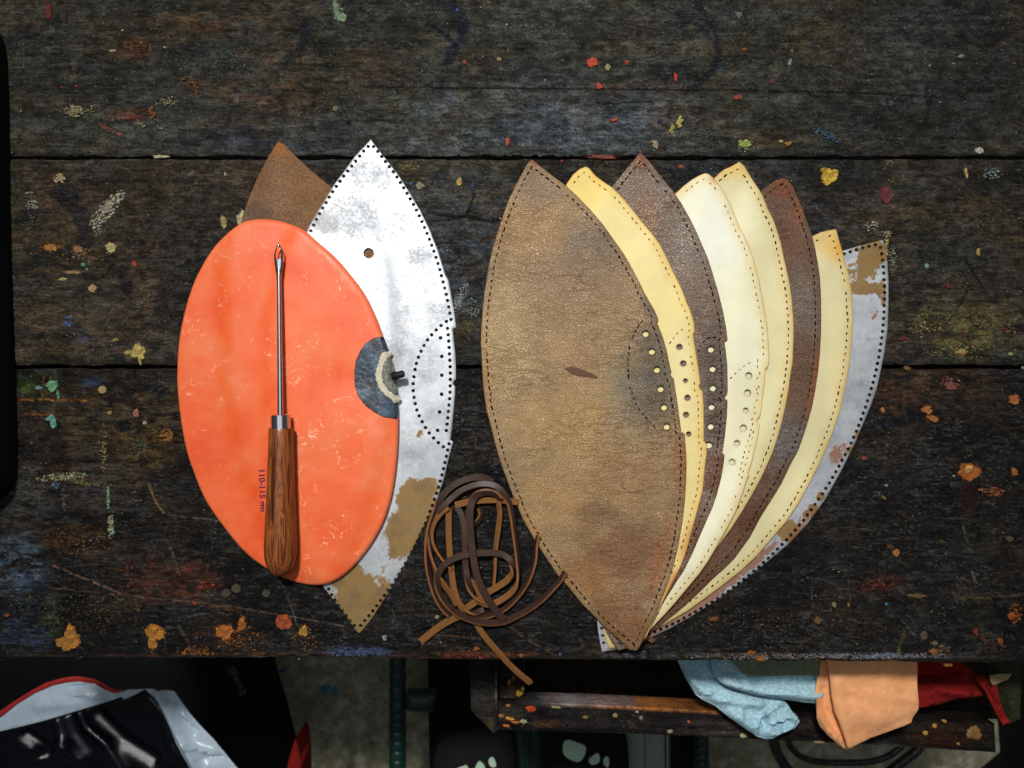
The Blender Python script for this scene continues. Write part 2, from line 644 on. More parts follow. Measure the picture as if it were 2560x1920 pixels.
def mat_rubber_orange():
    t = NT("orange_rubber")
    c0 = t.coords()
    big = t.noise(c0, 22, 4, 0.55, 0.4)
    mid = t.noise(c0, 75, 4, 0.6)
    c = t.ramp(t.math('ADD', t.math('MULTIPLY', big, 0.7), t.math('MULTIPLY', mid, 0.3)),
               [(0.32, lin((212, 76, 32))), (0.48, lin((220, 94, 46))), (0.60, lin((218, 106, 60))), (0.72, lin((220, 122, 88)))])
    # chalky scuff lines: thin zero crossings of a noise field, only in scuffed areas
    a = t.math('ABSOLUTE', t.math('SUBTRACT', t.noise(c0, 26, 3, 0.6, 1.4), 0.5))
    l1 = t.fr(a, 0.0, 0.006, 1.0, 0.0)
    msk = t.math('MULTIPLY', t.fr(t.noise(c0, 30, 2), 0.52, 0.60, 0, 1), t.fr(t.noise(c0, 300, 3), 0.46, 0.58, 0, 1))
    sc = t.math('MULTIPLY', l1, msk)
    b = t.math('ABSOLUTE', t.math('SUBTRACT', t.noise(t.coords(1, 1, 1, 1.1), 44, 3, 0.6, 0.8), 0.5))
    l2 = t.math('MULTIPLY', t.fr(b, 0.0, 0.012, 0.8, 0.0), t.fr(t.noise(c0, 55, 2), 0.60, 0.66, 0, 1))
    sc = t.math('MAXIMUM', sc, l2)
    c = t.mix(t.math('MULTIPLY', sc, 0.75), c, lin((250, 196, 160)))
    rim = t.attr("rim").outputs["Fac"]
    c = t.mix(t.fr(rim, 0.5, 5, 0.35, 0), c, lin((244, 128, 92)))
    n = t.bump(t.math('ADD', big, t.math('MULTIPLY', mid, 0.4)), 0.0012, 0.35)
    return t.out(c, t.fr(mid, 0.3, 0.7, 0.38, 0.55), n, 0, 0.35)


def mat_simple(name, col, rough=0.5, metal=0.0, spec=0.5, var=0.15, scale=300, bump=0.0004, bs=0.4, attr=False, stretch=(1, 1, 1), col2=None):
    t = NT(name)
    c0 = t.coords(*stretch)
    nz = t.noise(c0, scale, 4, 0.65)
    fz = t.noise(c0, scale * 4.2, 3, 0.7)
    base = t.attr("Col").outputs["Color"] if attr else lin(col)
    if col2 is not None:
        base = t.mix(t.fr(nz, 0.38, 0.62, 0, 1), lin(col), lin(col2))
    k = t.math('MULTIPLY', t.fr(nz, 0.3, 0.7, 1 - var, 1 + var), t.fr(fz, 0.3, 0.7, 1 - var, 1 + var))
    kc = t.n("ShaderNodeCombineColor")
    for i in range(3):
        t.l(k, kc.inputs[i])
    c = t.mix(1.0, base, kc.outputs[0], 'MULTIPLY')
    n = t.bump(t.math('ADD', nz, t.math('MULTIPLY', fz, 0.3)), bump, bs)
    return t.out(c, rough, n, metal, spec)


def mat_handle_wood():
    t = NT("varnished_rosewood")
    cg = t.coords(1, 0.085, 1, 0.02)
    a = t.noise(cg, 190, 5, 0.65, 1.6)
    b = t.noise(t.coords(1, 0.03, 1), 700, 4, 0.7)
    pores = t.noise(t.coords(1, 0.12, 1), 1500, 2, 0.6)
    c = t.ramp(a, [(0.34, lin((58, 24, 10))), (0.46, lin((112, 56, 24))), (0.53, lin((168, 98, 44))), (0.60, lin((116, 60, 26))), (0.70, lin((70, 34, 16)))])
    c = t.mix(t.fr(b, 0.35, 0.7, 0.5, 0.0), c, lin((44, 18, 8)))
    c = t.mix(t.fr(pores, 0.64, 0.72, 0.0, 0.6), c, lin((30, 14, 8)))
    n = t.bump(b, 0.0003, 0.3)
    return t.out(c, 0.32, n, 0, 0.4)


def mat_concrete():
    t = NT("stained_concrete")
    c0 = t.coords()
    a = t.noise(c0, 9, 6, 0.7)
    b = t.noise(c0, 55, 6, 0.7)
    pit = t.fr(t.noise(c0, 60, 2, 0.5), 0.72, 0.76, 0, 1)
    c = t.ramp(t.math('ADD', t.math('MULTIPLY', a, 0.5), t.math('MULTIPLY', b, 0.5)), [(0.36, lin((96, 92, 72))), (0.5, lin((144, 140, 114))), (0.64, lin((200, 198, 174)))])
    c = t.mix(pit, c, lin((30, 28, 24)))
    n = t.bump(t.math('SUBTRACT', b, pit), 0.004, 0.6)
    return t.out(c, 0.75, n, 0, 0.3)


def mat_paint():
    t = NT("dried_paint")
    c0 = t.coords()
    nz = t.noise(c0, 480, 5, 0.75)
    vein = t.math('ABSOLUTE', t.math('SUBTRACT', t.noise(c0, 330, 3, 0.65, 0.6), 0.5))
    nb = t.noise(c0, 230, 3, 0.6)
    col = t.attr("Col").outputs["Color"]
    c = t.mix(t.fr(nz, 0.38, 0.48, 0.85, 0.0), col, t.mix(1.0, col, (0.34, 0.22, 0.14), 'MULTIPLY'))
    c = t.mix(t.fr(vein, 0.0, 0.05, 0.9, 0.0), c, t.mix(1.0, col, (0.16, 0.10, 0.07), 'MULTIPLY'))
    c = t.mix(t.fr(nb, 0.52, 0.62, 0, 0.45), c, t.mix(1.0, col, (1.3, 1.25, 0.9), 'MULTIPLY'))
    n = t.bump(t.math('ADD', nz, vein), 0.0009, 0.9)
    return t.out(c, 0.5, n, 0, 0.3)


M = dict(
    bench=mat_wood_bench(),
    bench_side=mat_simple("bench_side_wood", (38, 30, 24), 0.7, scale=120, var=0.4, stretch=(0.2, 1, 1), bump=0.002, bs=0.8),
    paint=mat_paint(),
    leatherA=mat_leather("tan_pebbled_leather", 520, 1.0, 0.42, 0.34, (96, 66, 42)),
    leatherC=mat_leather("grey_brown_pebbled_leather", 460, 1.0, 0.42, 0.42, (60, 36, 22)),
    leatherF=mat_leather("dark_brown_split_leather", 760, 0.8, 0.62, 0.5, (56, 34, 24), 0.25, 1.8),
    leatherL=mat_leather("brown_suede_leather", 900, 0.0, 0.72, 0.45, (70, 44, 26), 0.2, 2.0),
    cream=mat_smooth_leather("cream_leather"),
    plate=mat_plate("galvanised_plate"),
    orange=mat_rubber_orange(),
    black_rubber=mat_simple("black_rubber", (22, 28, 38), 0.38, spec=0.4, var=0.4, scale=110, bump=0.0010, bs=0.6, col2=(60, 76, 92)),
    inner_rubber=mat_simple("grey_rubber", (66, 76, 80), 0.5, var=0.3, scale=300, col2=(110, 112, 96)),
    black_matte=mat_simple("black_plastic", (10, 10, 12), 0.6, spec=0.3, var=0.1),
    canvas=mat_simple("raw_canvas", (200, 192, 168), 0.9, spec=0.1, var=0.35, scale=1200, bump=0.001, bs=0.9),
    chrome=mat_simple("polished_steel", (205, 205, 212), 0.16, 1.0, var=0.04, scale=400, bump=0.00005, bs=0.1),
    handle=mat_handle_wood(),
    ink=mat_simple("purple_ink", (72, 30, 62), 0.6, spec=0.2, var=0.3, scale=900),
    lace_grain=mat_simple("lace_grain_side", (54, 36, 29), 0.40, spec=0.4, var=0.12, scale=260, bump=0.0002),
    lace_flesh=mat_simple("lace_flesh_side", (120, 82, 46), 0.9, spec=0.1, var=0.35, scale=1500, bump=0.0008, bs=0.9),
    lace_edge=mat_simple("lace_cut_edge", (150, 102, 56), 0.85, spec=0.15, var=0.45, scale=1100, bump=0.0008, bs=0.9, col2=(110, 62, 36)),
    case=mat_simple("black_block_shell", (6, 6, 8), 0.8, spec=0.15, var=0.2, scale=400),
    concrete=mat_concrete(),
    bag_black=mat_simple("black_nylon", (9, 10, 13), 0.75, spec=0.2, var=0.2, scale=120, bump=0.003, bs=0.4),
    bag_print=mat_simple("grey_print", (70, 73, 78), 0.7, spec=0.2),
    film_white=mat_simple("white_plastic_film", (184, 202, 216), 0.3, spec=0.5, var=0.06, scale=40, bump=0.003, bs=0.3),
    film_black=mat_simple("black_woven_film", (3, 5, 10), 0.13, spec=0.45, var=0.2, scale=700, bump=0.0004, bs=0.6),
    film_red=mat_simple("red_hem", (168, 30, 26), 0.6, var=0.15),
    green_tube=mat_simple("green_plastic_tube", (16, 50, 42), 0.45, var=0.2, scale=60),
    slat=mat_simple("pale_green_slat", (140, 156, 140), 0.6, var=0.08, scale=30, stretch=(1, 0.1, 1)),
    glow=mat_simple("pale_green_patch", (178, 208, 180), 0.5, var=0.08, scale=300),
    shoe=mat_simple("black_textile", (28, 28, 30), 0.9, spec=0.1, var=0.4, scale=500, bump=0.001),
    blue_suede=mat_simple("pale_blue_suede", (150, 186, 200), 0.95, spec=0.08, var=0.14, scale=420, bump=0.0007, bs=0.6, col2=(170, 204, 214)),
    grey_cloth=mat_simple("grey_green_cloth", (120, 130, 106), 0.9, spec=0.1, var=0.25, scale=260, bump=0.001),
    orange_leather=mat_simple("orange_tan_leather", (246, 172, 116), 0.62, spec=0.25, var=0.06, scale=60, bump=0.0008, bs=0.4, col2=(250, 180, 126)),
    red_cloth=mat_simple("red_cloth", (128, 26, 22), 0.85, spec=0.15, var=0.2, scale=60, bump=0.002),
    olive_cloth=mat_simple("dark_olive_cloth", (46, 46, 32), 0.9, spec=0.1, var=0.3, scale=100),
    worn_steel=mat_simple("worn_black_steel", (26, 26, 26), 0.35, 0.3, var=0.3, scale=200, bump=0.001, col2=(60, 58, 54)),
    slit_brown=mat_simple("slit_grime_brown", (84, 58, 34), 0.9, spec=0.05, var=0.4, scale=900),
    slit=mat_simple("slit_grime", (26, 18, 14), 0.9, spec=0.05, var=0.3, scale=900),
    rag=mat_simple("tan_scrap", (150, 130, 90), 0.85, var=0.2),
)


def soft_patches(base, patches, warp=0.25, seed=3):
    """returns a colour function of pixel-space position (bench-plane pixels)"""
    base = np.array(lin(base))

    def fn(V2, d, zf=1.0):
        px = V2[:, 0] / S + 1280
        py = 960 - V2[:, 1] / S
        c = np.tile(base, (len(V2), 1))
        for i, (cx, cy, rx, ry, rot, col, st) in enumerate(patches):
            a = math.radians(rot)
            dx, dy = px - cx, py - cy
            u = (dx * math.cos(a) + dy * math.sin(a)) / rx
            v = (-dx * math.sin(a) + dy * math.cos(a)) / ry
            r = np.sqrt(u * u + v * v) + (fbm(px / 60, py / 60, seed + i * 7) - 0.5) * warp * 3
            m = (smooth01(1.25 - r) * st)[:, None]
            c = c * (1 - m) + np.array(lin(col)) * m
        return c
    return fn


# ------------------------------------------------------------------ workbench
bench = thing("workbench", "old dark wooden workbench top of three wide planks, spattered with paint", "workbench", (0, 0.0, -0.75))

PLANKS = [(-190, 388, 11), (397.5, 912, 22), (922, 1654, 33)]   # photo rows of the three boards
X0, X1 = -120, 2680

# soft stains and painted sheen on the wood: (cx, cy, rx, ry, rot, colour, strength)
STAINS_AND_SHEEN = [
    # window sheen painted as blue-grey patches amid the two upper planks, then stains
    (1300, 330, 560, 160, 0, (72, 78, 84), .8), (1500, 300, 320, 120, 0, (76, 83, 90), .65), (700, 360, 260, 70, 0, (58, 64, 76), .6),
    (1150, 620, 120, 240, 0, (64, 72, 80), .7), (1160, 480, 200, 70, 0, (62, 68, 70), .6), (1900, 430, 260, 60, 0, (38, 42, 54), .6),
    (960, 160, 320, 140, 0, (56, 54, 46), .6), (700, 190, 120, 90, 0, (84, 64, 44), .45), (930, 170, 150, 70, 0, (74, 60, 46), .5),
    (1480, 80, 260, 70, 0, (48, 50, 50), .5), (2050, 110, 160, 90, 0, (62, 54, 36), .55), (2130, 170, 120, 70, 0, (64, 52, 42), .5),
    (2440, 90, 180, 140, 0, (26, 32, 34), .7), (2300, 300, 200, 120, 0, (34, 38, 36), .6), (560, 60, 160, 40, 0, (84, 58, 34), .5),
    (540, 215, 110, 40, 0, (88, 62, 36), .45), (340, 120, 60, 40, 0, (92, 58, 36), .5), (120, 240, 160, 150, 0, (44, 46, 44), .5),
    (330, 285, 70, 24, 0, (110, 66, 38), .45), (640, 250, 130, 20, 0, (84, 60, 44), .5),
    # second plank
    (250, 480, 260, 80, 0, (66, 54, 38), .6), (150, 600, 160, 110, 0, (82, 64, 38), .6), (280, 640, 200, 120, 0, (66, 54, 38), .6),
    (450, 560, 160, 180, 0, (40, 38, 36), .6), (480, 700, 120, 160, 0, (28, 28, 30), .8), (300, 800, 240, 110, 0, (72, 60, 46), .6),
    (150, 840, 120, 90, 0, (74, 64, 46), .6), (2330, 560, 220, 120, 0, (56, 54, 44), .6), (2280, 700, 160, 120, 0, (44, 42, 38), .6),
    (2440, 820, 170, 80, 0, (92, 88, 56), .7), (2350, 780, 120, 60, 0, (86, 82, 52), .6), (2200, 850, 110, 60, 0, (58, 48, 38), .6),
    (1170, 830, 60, 60, 0, (58, 52, 38), .6), (2060, 560, 120, 110, 0, (34, 38, 48), .6), (440, 780, 120, 60, 0, (24, 24, 28), .8),
    # third plank
    (300, 1040, 280, 110, 0, (84, 66, 44), .7), (90, 960, 70, 40, 0, (66, 84, 44), .6), (250, 1180, 220, 90, 0, (76, 60, 40), .6),
    (380, 1120, 90, 70, 0, (86, 74, 36), .5), (400, 1300, 160, 90, 0, (34, 30, 26), .7), (200, 1350, 150, 70, 0, (64, 46, 26), .6),
    (60, 1250, 90, 110, 0, (74, 76, 78), .6), (45, 1420, 80, 95, 0, (78, 100, 122), .85), (60, 1590, 75, 66, 0, (44, 58, 80), .85),
    (20, 1500, 60, 50, 0, (44, 44, 46), .6), (130, 1545, 36, 64, 0, (78, 88, 52), .65), (230, 1230, 60, 70, 0, (74, 66, 70), .4),
    (430, 1465, 150, 46, 4, (104, 52, 30), .6), (350, 1400, 160, 60, 0, (54, 38, 30), .6), (480, 1440, 70, 40, 0, (104, 50, 32), .5),
    (2330, 960, 190, 60, 0, (82, 62, 42), .6), (2250, 1000, 90, 50, 0, (90, 58, 40), .5), (2450, 1000, 110, 70, 0, (58, 46, 34), .6),
    (2180, 1080, 120, 70, 0, (48, 44, 38), .6), (2440, 1330, 60, 90, 0, (56, 52, 38), .5), (2450, 1560, 50, 110, 0, (48, 50, 38), .6),
    (2350, 1640, 120, 16, 0, (66, 50, 36), .5), (900, 1632, 95, 16, 0, (78, 92, 130), .75), (1200, 1640, 260, 14, 0, (96, 58, 40), .7),
    (600, 1640, 400, 12, 0, (98, 62, 38), .6), (1150, 1170, 60, 60, 0, (46, 46, 42), .6), (1100, 1000, 60, 60, 0, (62, 52, 40), .5),
    (2220, 1460, 70, 40, 0, (62, 36, 28), .6), (560, 1590, 90, 40, 0, (84, 50, 28), .5), (760, 1600, 60, 40, 0, (66, 46, 28), .4),
    (232, 957, 40, 16, 0, (66, 84, 120), .7), (160, 915, 34, 8, 0, (70, 84, 112), .5), (170, 802, 16, 15, 0, (72, 104, 160), .9),
    (205, 842, 40, 26, 0, (72, 80, 104), .55), (1660, 1640, 190, 9, 0, (104, 108, 118), .6), (2160, 1641, 270, 10, 0, (120, 128, 146), .85),
    (1950, 1641, 160, 9, 0, (112, 120, 138), .8),  # pale front-edge strips: worn wood with the edge highlight painted in
]
# dark, glossier spills: polylines with a width
SPILLS = [
    ([(762, 62), (768, 95), (748, 128), (722, 148), (705, 160)], 15, (24, 28, 36)),
    ([(1085, 4), (1120, 16), (1152, 30), (1158, 70), (1150, 105), (1128, 130), (1118, 150)], 14, (20, 26, 42)),
    ([(1070, 56), (1095, 72), (1122, 96), (1140, 110)], 9, (20, 26, 40)),
    ([(1735, 0), (1748, 18), (1772, 40), (1788, 70), (1796, 100), (1796, 140), (1780, 178), (1750, 205), (1725, 222)], 10, (22, 26, 36)),
    ([(1705, 52), (1722, 40), (1745, 46), (1770, 72)], 17, (24, 28, 40)),
    ([(150, 480), (175, 500), (200, 535), (215, 570), (212, 600)], 22, (26, 30, 36)),
    ([(50, 545), (80, 535)], 18, (22, 24, 28)), ([(40, 680), (80, 655), (120, 640), (170, 634)], 16, (26, 30, 28)),
    ([(305, 680), (318, 700), (316, 725)], 15, (22, 22, 28)), ([(325, 600), (330, 590)], 16, (30, 30, 26)),
    ([(284, 890), (300, 895)], 13, (20, 22, 26)), ([(388, 866), (394, 864)], 12, (16, 20, 28)), ([(420, 890), (430, 890)], 13, (14, 18, 26)),
    ([(1083, 443), (1090, 446)], 14, (28, 38, 52)), ([(285, 945), (318, 975), (335, 1000), (345, 1040), (350, 1080)], 12, (20, 14, 20)),
    ([(320, 1008), (322, 1006)], 11, (28, 22, 20)), ([(395, 1200), (420, 1180), (415, 1160)], 15, (18, 18, 18)),
    ([(110, 1096), (135, 1098)], 18, (28, 26, 26)), ([(340, 1345), (365, 1320), (385, 1300)], 9, (20, 20, 22)),
    ([(2355, 636), (2368, 640)], 13, (22, 28, 34)), ([(2285, 765), (2300, 762)], 12, (20, 22, 30)), ([(2480, 748), (2490, 752)], 9, (20, 26, 34)),
    ([(2460, 1040), (2475, 1060), (2468, 1070)], 14, (16, 18, 24)), ([(2440, 800), (2458, 806)], 20, (52, 26, 32)),
    ([(2420, 1225), (2426, 1270)], 19, (46, 18, 20)), ([(1436, 249), (1442, 247)], 10, (30, 36, 30)),
    ([(2335, 230), (2322, 280), (2310, 310)], 7, (20, 24, 24)), ([(2495, 300), (2500, 310)], 9, (18, 26, 36)), ([(1450, 105), (1455, 112)], 11, (26, 34, 38)),
    ([(2330, 536), (2345, 545), (2380, 550)], 8, (26, 28, 28)),
]
# cracks: (polyline, width px, depth mm)
CRACKS = [
    ([(1068, 530), (1095, 536), (1130, 540), (1165, 538), (1185, 546), (1215, 552), (1262, 546)], 3.4, 2.2),
    ([(1165, 538), (1176, 515), (1187, 484)], 2.2, 1.2), ([(1080, 552), (1120, 548), (1160, 541)], 1.8, 1.0),
    ([(1148, 665), (1180, 660), (1220, 648)], 1.4, .6), ([(1440, 268), (1470, 262), (1510, 258), (1560, 256), (1650, 250)], 1.4, .5),
    ([(2416, 650), (2440, 690), (2460, 718)], 1.8, .9), ([(2370, 808), (2390, 780), (2405, 755), (2420, 725)], 1.8, .8),
    ([(890, 302), (950, 300), (990, 306)], 1.2, .4), ([(842, 240), (860, 275), (875, 310)], 1.2, .3),
    ([(275, 930), (250, 990)], 1.2, .3), ([(440, 695), (480, 705), (500, 720)], 1.2, .4), ([(250, 695), (278, 668)], 1.6, .5),
    ([(1930, 226), (2050, 228), (2160, 232), (2340, 240)], 1.8, .5), ([(900, 216), (1200, 219), (1500, 221), (1760, 224), (1930, 226)], 1.8, .5),
    ([(2510, 980), (2540, 984)], 1.4, .4), ([(2100, 965), (2200, 968)], 1.4, .4), ([(1400, 1655), (1402, 1600)], 1.6, .5), ([(2010, 1655), (2012, 1610)], 1.8, .6),
    ([(2127, 1655), (2130, 1620)], 1.8, .7), ([(1620, 1655), (1622, 1625)], 1.8, .6), ([(1520, 1650), (1521, 1628)], 1.4, .5),
    ([(545, 1360), (548, 1400), (556, 1430), (580, 1500), (590, 1560)], 1.2, .3), ([(350, 1100), (352, 1170)], 1.2, .4),
]
# pale scratches: (polyline, width px, colour, strength)
SCRATCH = [
    ([(130, 1415), (230, 1455), (300, 1485)], 1.8, (140, 104, 80), .7), ([(120, 1470), (260, 1484), (420, 1500), (560, 1516)], 1.4, (120, 96, 76), .6),
    ([(560, 1516), (700, 1538), (860, 1566)], 1.4, (120, 100, 84), .6), ([(480, 1510), (600, 1530)], 1.2, (130, 96, 60), .5),
    ([(424, 1370), (440, 1410), (448, 1440)], 1.6, (130, 110, 90), .6), ([(370, 1210), (388, 1255), (408, 1284)], 2.2, (150, 120, 74), .7),
    ([(410, 1286), (480, 1294), (560, 1304)], 1.4, (110, 104, 96), .6), ([(712, 1472), (740, 1560), (760, 1580)], 1.4, (100, 96, 90), .6),
    ([(337, 1500), (348, 1540)], 1.6, (120, 80, 40), .6), ([(445, 1565), (485, 1640)], 3.0, (96, 88, 76), .5), ([(410, 1570), (412, 1630)], 1.5, (90, 84, 74), .4),
    ([(440, 1545), (560, 1530)], 1.2, (100, 96, 90), .5), ([(2030, 1500), (2032, 1460), (2030, 1440)], 1.2, (90, 88, 80), .6), ([(2122, 1450), (2126, 1505)], 1.2, (110, 90, 70), .6),
    ([(2096, 1540), (2150, 1556), (2200, 1560)], 1.5, (96, 80, 56), .7), ([(2250, 1545), (2290, 1590)], 1.2, (100, 100, 100), .6), ([(2262, 1580), (2250, 1620), (2240, 1660)], 4.5, (92, 80, 48), .7),
    ([(2410, 1315), (2424, 1370)], 1.8, (108, 92, 66), .7), ([(2432, 1430), (2440, 1455), (2452, 1460)], 3, (112, 100, 76), .6), ([(2350, 1350), (2370, 1360)], 2.2, (120, 110, 60), .6),
    ([(2390, 1493), (2480, 1497)], 3.5, (92, 84, 56), .7), ([(2500, 1492), (2560, 1486)], 3, (96, 90, 60), .7), ([(2200, 1234), (2214, 1246)], 2.2, (150, 130, 80), .6),
    ([(48, 999), (216, 1001)], 2.2, (148, 98, 44), .85), ([(48, 1036), (150, 1037)], 2, (140, 92, 42), .7), ([(108, 944), (104, 992)], 2.6, (128, 84, 40), .7),
    ([(243, 308), (270, 321), (300, 336)], 2.2, (150, 74, 44), .75), ([(182, 152), (186, 200)], 3.5, (96, 72, 40), .6), ([(1975, 160), (1979, 140), (1982, 126)], 2.5, (150, 150, 146), .7),
    ([(1300, 1700), (1305, 1701)], 1, (0, 0, 0), 0), ([(1230, 1165), (1255, 1150)], 1.2, (110, 104, 90), .6), ([(478, 196), (490, 236)], 1.6, (140, 90, 40), .5),
    ([(60, 1640), (200, 1648), (330, 1647)], 2.5, (112, 90, 66), .5), ([(640, 1648), (690, 1650)], 1.6, (180, 168, 150), .9), ([(700, 1648), (1100, 1651)], 2.2, (150, 96, 54), .6),
    ([(980, 1520), (992, 1570)], 1.2, (90, 84, 76), .6), ([(1260, 1560), (1320, 1600), (1390, 1640)], 1.3, (120, 96, 70), .6), ([(1080, 1588), (1200, 1596)], 1.4, (112, 84, 50), .6),
]


def build_plank(i, y0, y1, seed):
    step = 0.86e-3 / S
    nx = int((X1 - X0) / step)
    ny = int((y1 - y0) / step)
    xs = np.linspace(X0, X1, nx)
    ts = np.linspace(0, 1, ny)
    # rows crowd towards the two long edges
    e0 = (fbm(xs / 60, xs * 0 + seed, seed, 5, 0.7) - 0.5) * 8
    e1 = (fbm(xs / 60, xs * 0 + seed + 5, seed + 3, 5, 0.7) - 0.5) * 8
    if i == 2:
        e1 = e1 + (fbm(xs / 400, xs * 0, 91, 2) - .5) * 8 - 1
        e1 += np.interp(xs, [0, 700, 1100, 1700, 2560], [-2, -2, 2, 6, 14])
    if i == 0:
        e1 += 3 * (fbm(xs / 12, xs * 0, 8, 2) > 0.62) * smooth01((xs - 1180) / 30) * smooth01((1440 - xs) / 30) * -1.0
    PX = np.tile(xs, (ny, 1))
    PY = y0 + e0[None, :] * (1 - ts[:, None]) ** 8 + (y1 - y0) * ts[:, None] + e1[None, :] * ts[:, None] ** 8
    px, py = PX.ravel(), PY.ravel()
    P = np.column_stack([px, py])
    # ---- colour
    g_long = fbm(px / 260, py / 9, seed, 5)
    g_mid = fbm(px / 60, py / 6, seed + 50, 4)
    big = fbm(px / 190, py / 110, seed + 90, 4)
    warm = fbm(px / 150, py / 60, seed + 120, 5)
    if i == 0:
        a, b, wm = (38, 40, 37), (60, 61, 56), (68, 56, 42)
    elif i == 1:
        a, b, wm = (33, 33, 32), (60, 56, 49), (68, 54, 38)
    else:
        a, b, wm = (15, 15, 17), (33, 32, 32), (46, 36, 26)
    A, B, Wm = (np.array(lin(q)) for q in (a, b, wm))
    t = smooth01(big * 1.6 - 0.3)[:, None]
    c = A * (1 - t) + B * t
    t = (smooth01((warm - 0.54) / 0.16) * 0.45)[:, None]
    c = c * (1 - t) + Wm * t
    for k, (cx, cy, rx, ry, rot, col, st) in enumerate(STAINS_AND_SHEEN):
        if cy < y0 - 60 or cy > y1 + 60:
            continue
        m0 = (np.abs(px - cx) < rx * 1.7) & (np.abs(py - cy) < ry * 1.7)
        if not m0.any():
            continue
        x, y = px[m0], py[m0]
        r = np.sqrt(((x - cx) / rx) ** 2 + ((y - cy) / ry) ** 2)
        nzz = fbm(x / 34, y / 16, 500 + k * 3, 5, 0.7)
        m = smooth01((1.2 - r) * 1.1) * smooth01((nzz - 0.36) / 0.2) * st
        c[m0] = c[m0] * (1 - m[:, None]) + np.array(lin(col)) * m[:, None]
    # tints drift between olive-brown and blue-grey
    hv = smooth01((fbm(px / 120, py / 80, seed + 300, 4) - 0.35) / 0.3)[:, None]
    c = c * (np.array([1.14, 1.03, 0.86]) * (1 - hv) + np.array([0.95, 1.0, 1.03]) * hv) * 1.08
    crust = fbm(px / 26 + 0.8 * fbm(px / 90, py / 90, seed + 3, 2), py / 15, seed + 33, 5, 0.72)
    c *= (0.55 + 0.9 * g_long)[:, None] * (0.62 + 0.76 * g_mid)[:, None] * (0.55 + 0.95 * smooth01((crust - 0.3) / 0.42))[:, None]
    # flaky speckle: worn spots showing lighter wood / old paint
    sp = fbm(px / 7, py / 4.2, seed + 7, 3, 0.7)
    dens = fbm(px / 120, py / 70, seed + 13, 3)
    m = smooth01((sp - (0.84 - 0.22 * dens)) / 0.07) * 0.55
    hue = vnoise(px / 30, py / 20, seed + 17)
    cc = np.where(hue[:, None] < 0.45, np.array(lin((104, 100, 84))), np.where(hue[:, None] < 0.62, np.array(lin((112, 82, 54))), np.array(lin((100, 108, 116)))))
    c = c * (1 - m[:, None]) + cc * m[:, None]
    # gouged dark flecks
    sp2 = fbm(px / 14, py / 4, seed + 71, 3, 0.7)
    dk = smooth01((sp2 - 0.66) / 0.06)
    c *= (1 - 0.6 * dk)[:, None]
    gloss = np.full(len(px), [0.42, 0.45, 0.6][i]) * (0.5 + fbm(px / 80, py / 50, seed + 5, 3))
    chip = fbm(px / 24 + 0.5 * fbm(px / 60, py / 30, seed + 2, 2), py / 4.6, seed + 61, 3, 0.65)
    cpm = [0.35, 0.55, 1.0][i]
    lo = smooth01((0.40 - chip) / 0.07) * cpm
    hi = smooth01((chip - 0.60) / 0.06) * smooth01((fbm(px / 70, py / 40, seed + 62, 3) - 0.45) / 0.12) * cpm
    c *= (1 - 0.6 * lo)[:, None]
    c = c * (1 - 0.45 * hi[:, None]) + np.array(lin((74, 74, 72))) * 0.45 * hi[:, None]
    z = (g_long - 0.5) * 0.5 + (g_mid - 0.5) * 0.35 - dk * 0.5 + (big - .5) * .8 - lo * 0.5 + hi * 0.2     # mm
    for pl, w, col in SPILLS:
        pl = np.array(pl, float)
        if pl[:, 1].max() < y0 - 20 or pl[:, 1].min() > y1 + 20:
            continue
        m0 = (px > pl[:, 0].min() - 3 * w) & (px < pl[:, 0].max() + 3 * w) & (py > pl[:, 1].min() - 3 * w) & (py < pl[:, 1].max() + 3 * w)
        if not m0.any():
            continue
        d = line_dist(P[m0], pl)
        nn = fbm(px[m0] / 18, py[m0] / 18, int(w * 13 + pl[0, 0]), 4)
        m = smooth01((w * (0.6 + 1.1 * nn) - d) / 8.0) * 0.8 * (0.6 + 0.4 * smooth01((fbm(px[m0] / 9, py[m0] / 6, 4, 3) - 0.35) / 0.2))
        tex = 0.6 + 0.8 * vnoise(px[m0] / 5, py[m0] / 5, 3)
        c[m0] = c[m0] * (1 - m[:, None]) + np.array(lin(col)) * tex[:, None] * m[:, None]
        gloss[m0] = np.maximum(gloss[m0], m * 0.8)
        z[m0] += m * (0.15 + 0.35 * vnoise(px[m0] / 4, py[m0] / 4, 5))
    for pl, w, col, st in SCRATCH:
        pl = np.array(pl, float)
        if st == 0 or pl[:, 1].max() < y0 - 5 or pl[:, 1].min() > y1 + 8:
            continue
        m0 = (px > pl[:, 0].min() - 9) & (px < pl[:, 0].max() + 9) & (py > pl[:, 1].min() - 9) & (py < pl[:, 1].max() + 9)
        if not m0.any():
            continue
        d = line_dist(P[m0] + np.column_stack([0 * px[m0], (fbm(px[m0] / 20, py[m0] / 20, 9) - .5) * 6]), pl)
        m = smooth01((w + 1.5 - d) / 2.2) * st * smooth01((fbm(px[m0] / 9, py[m0] / 9, 44) - 0.3) / 0.2)
        c[m0] = c[m0] * (1 - m[:, None]) + np.array(lin(col)) * m[:, None]
        z[m0] -= m * 0.2
    for pl, w, dep in CRACKS:
        pl = np.array(pl, float)
        if pl[:, 1].max() < y0 - 5 or pl[:, 1].min() > y1 + 8:
            continue
        m0 = (px > pl[:, 0].min() - 14) & (px < pl[:, 0].max() + 14) & (py > pl[:, 1].min() - 14) & (py < pl[:, 1].max() + 14)
        if not m0.any():
            continue
        d = line_dist(P[m0] + np.column_stack([0 * px[m0], (fbm(px[m0] / 12, py[m0] / 12, 19) - .5) * 7]), pl)
        m = smooth01((w + 1.6 - d) / 2.4)
        c[m0] *= (1 - 0.85 * m)[:, None]
        z[m0] -= m * dep
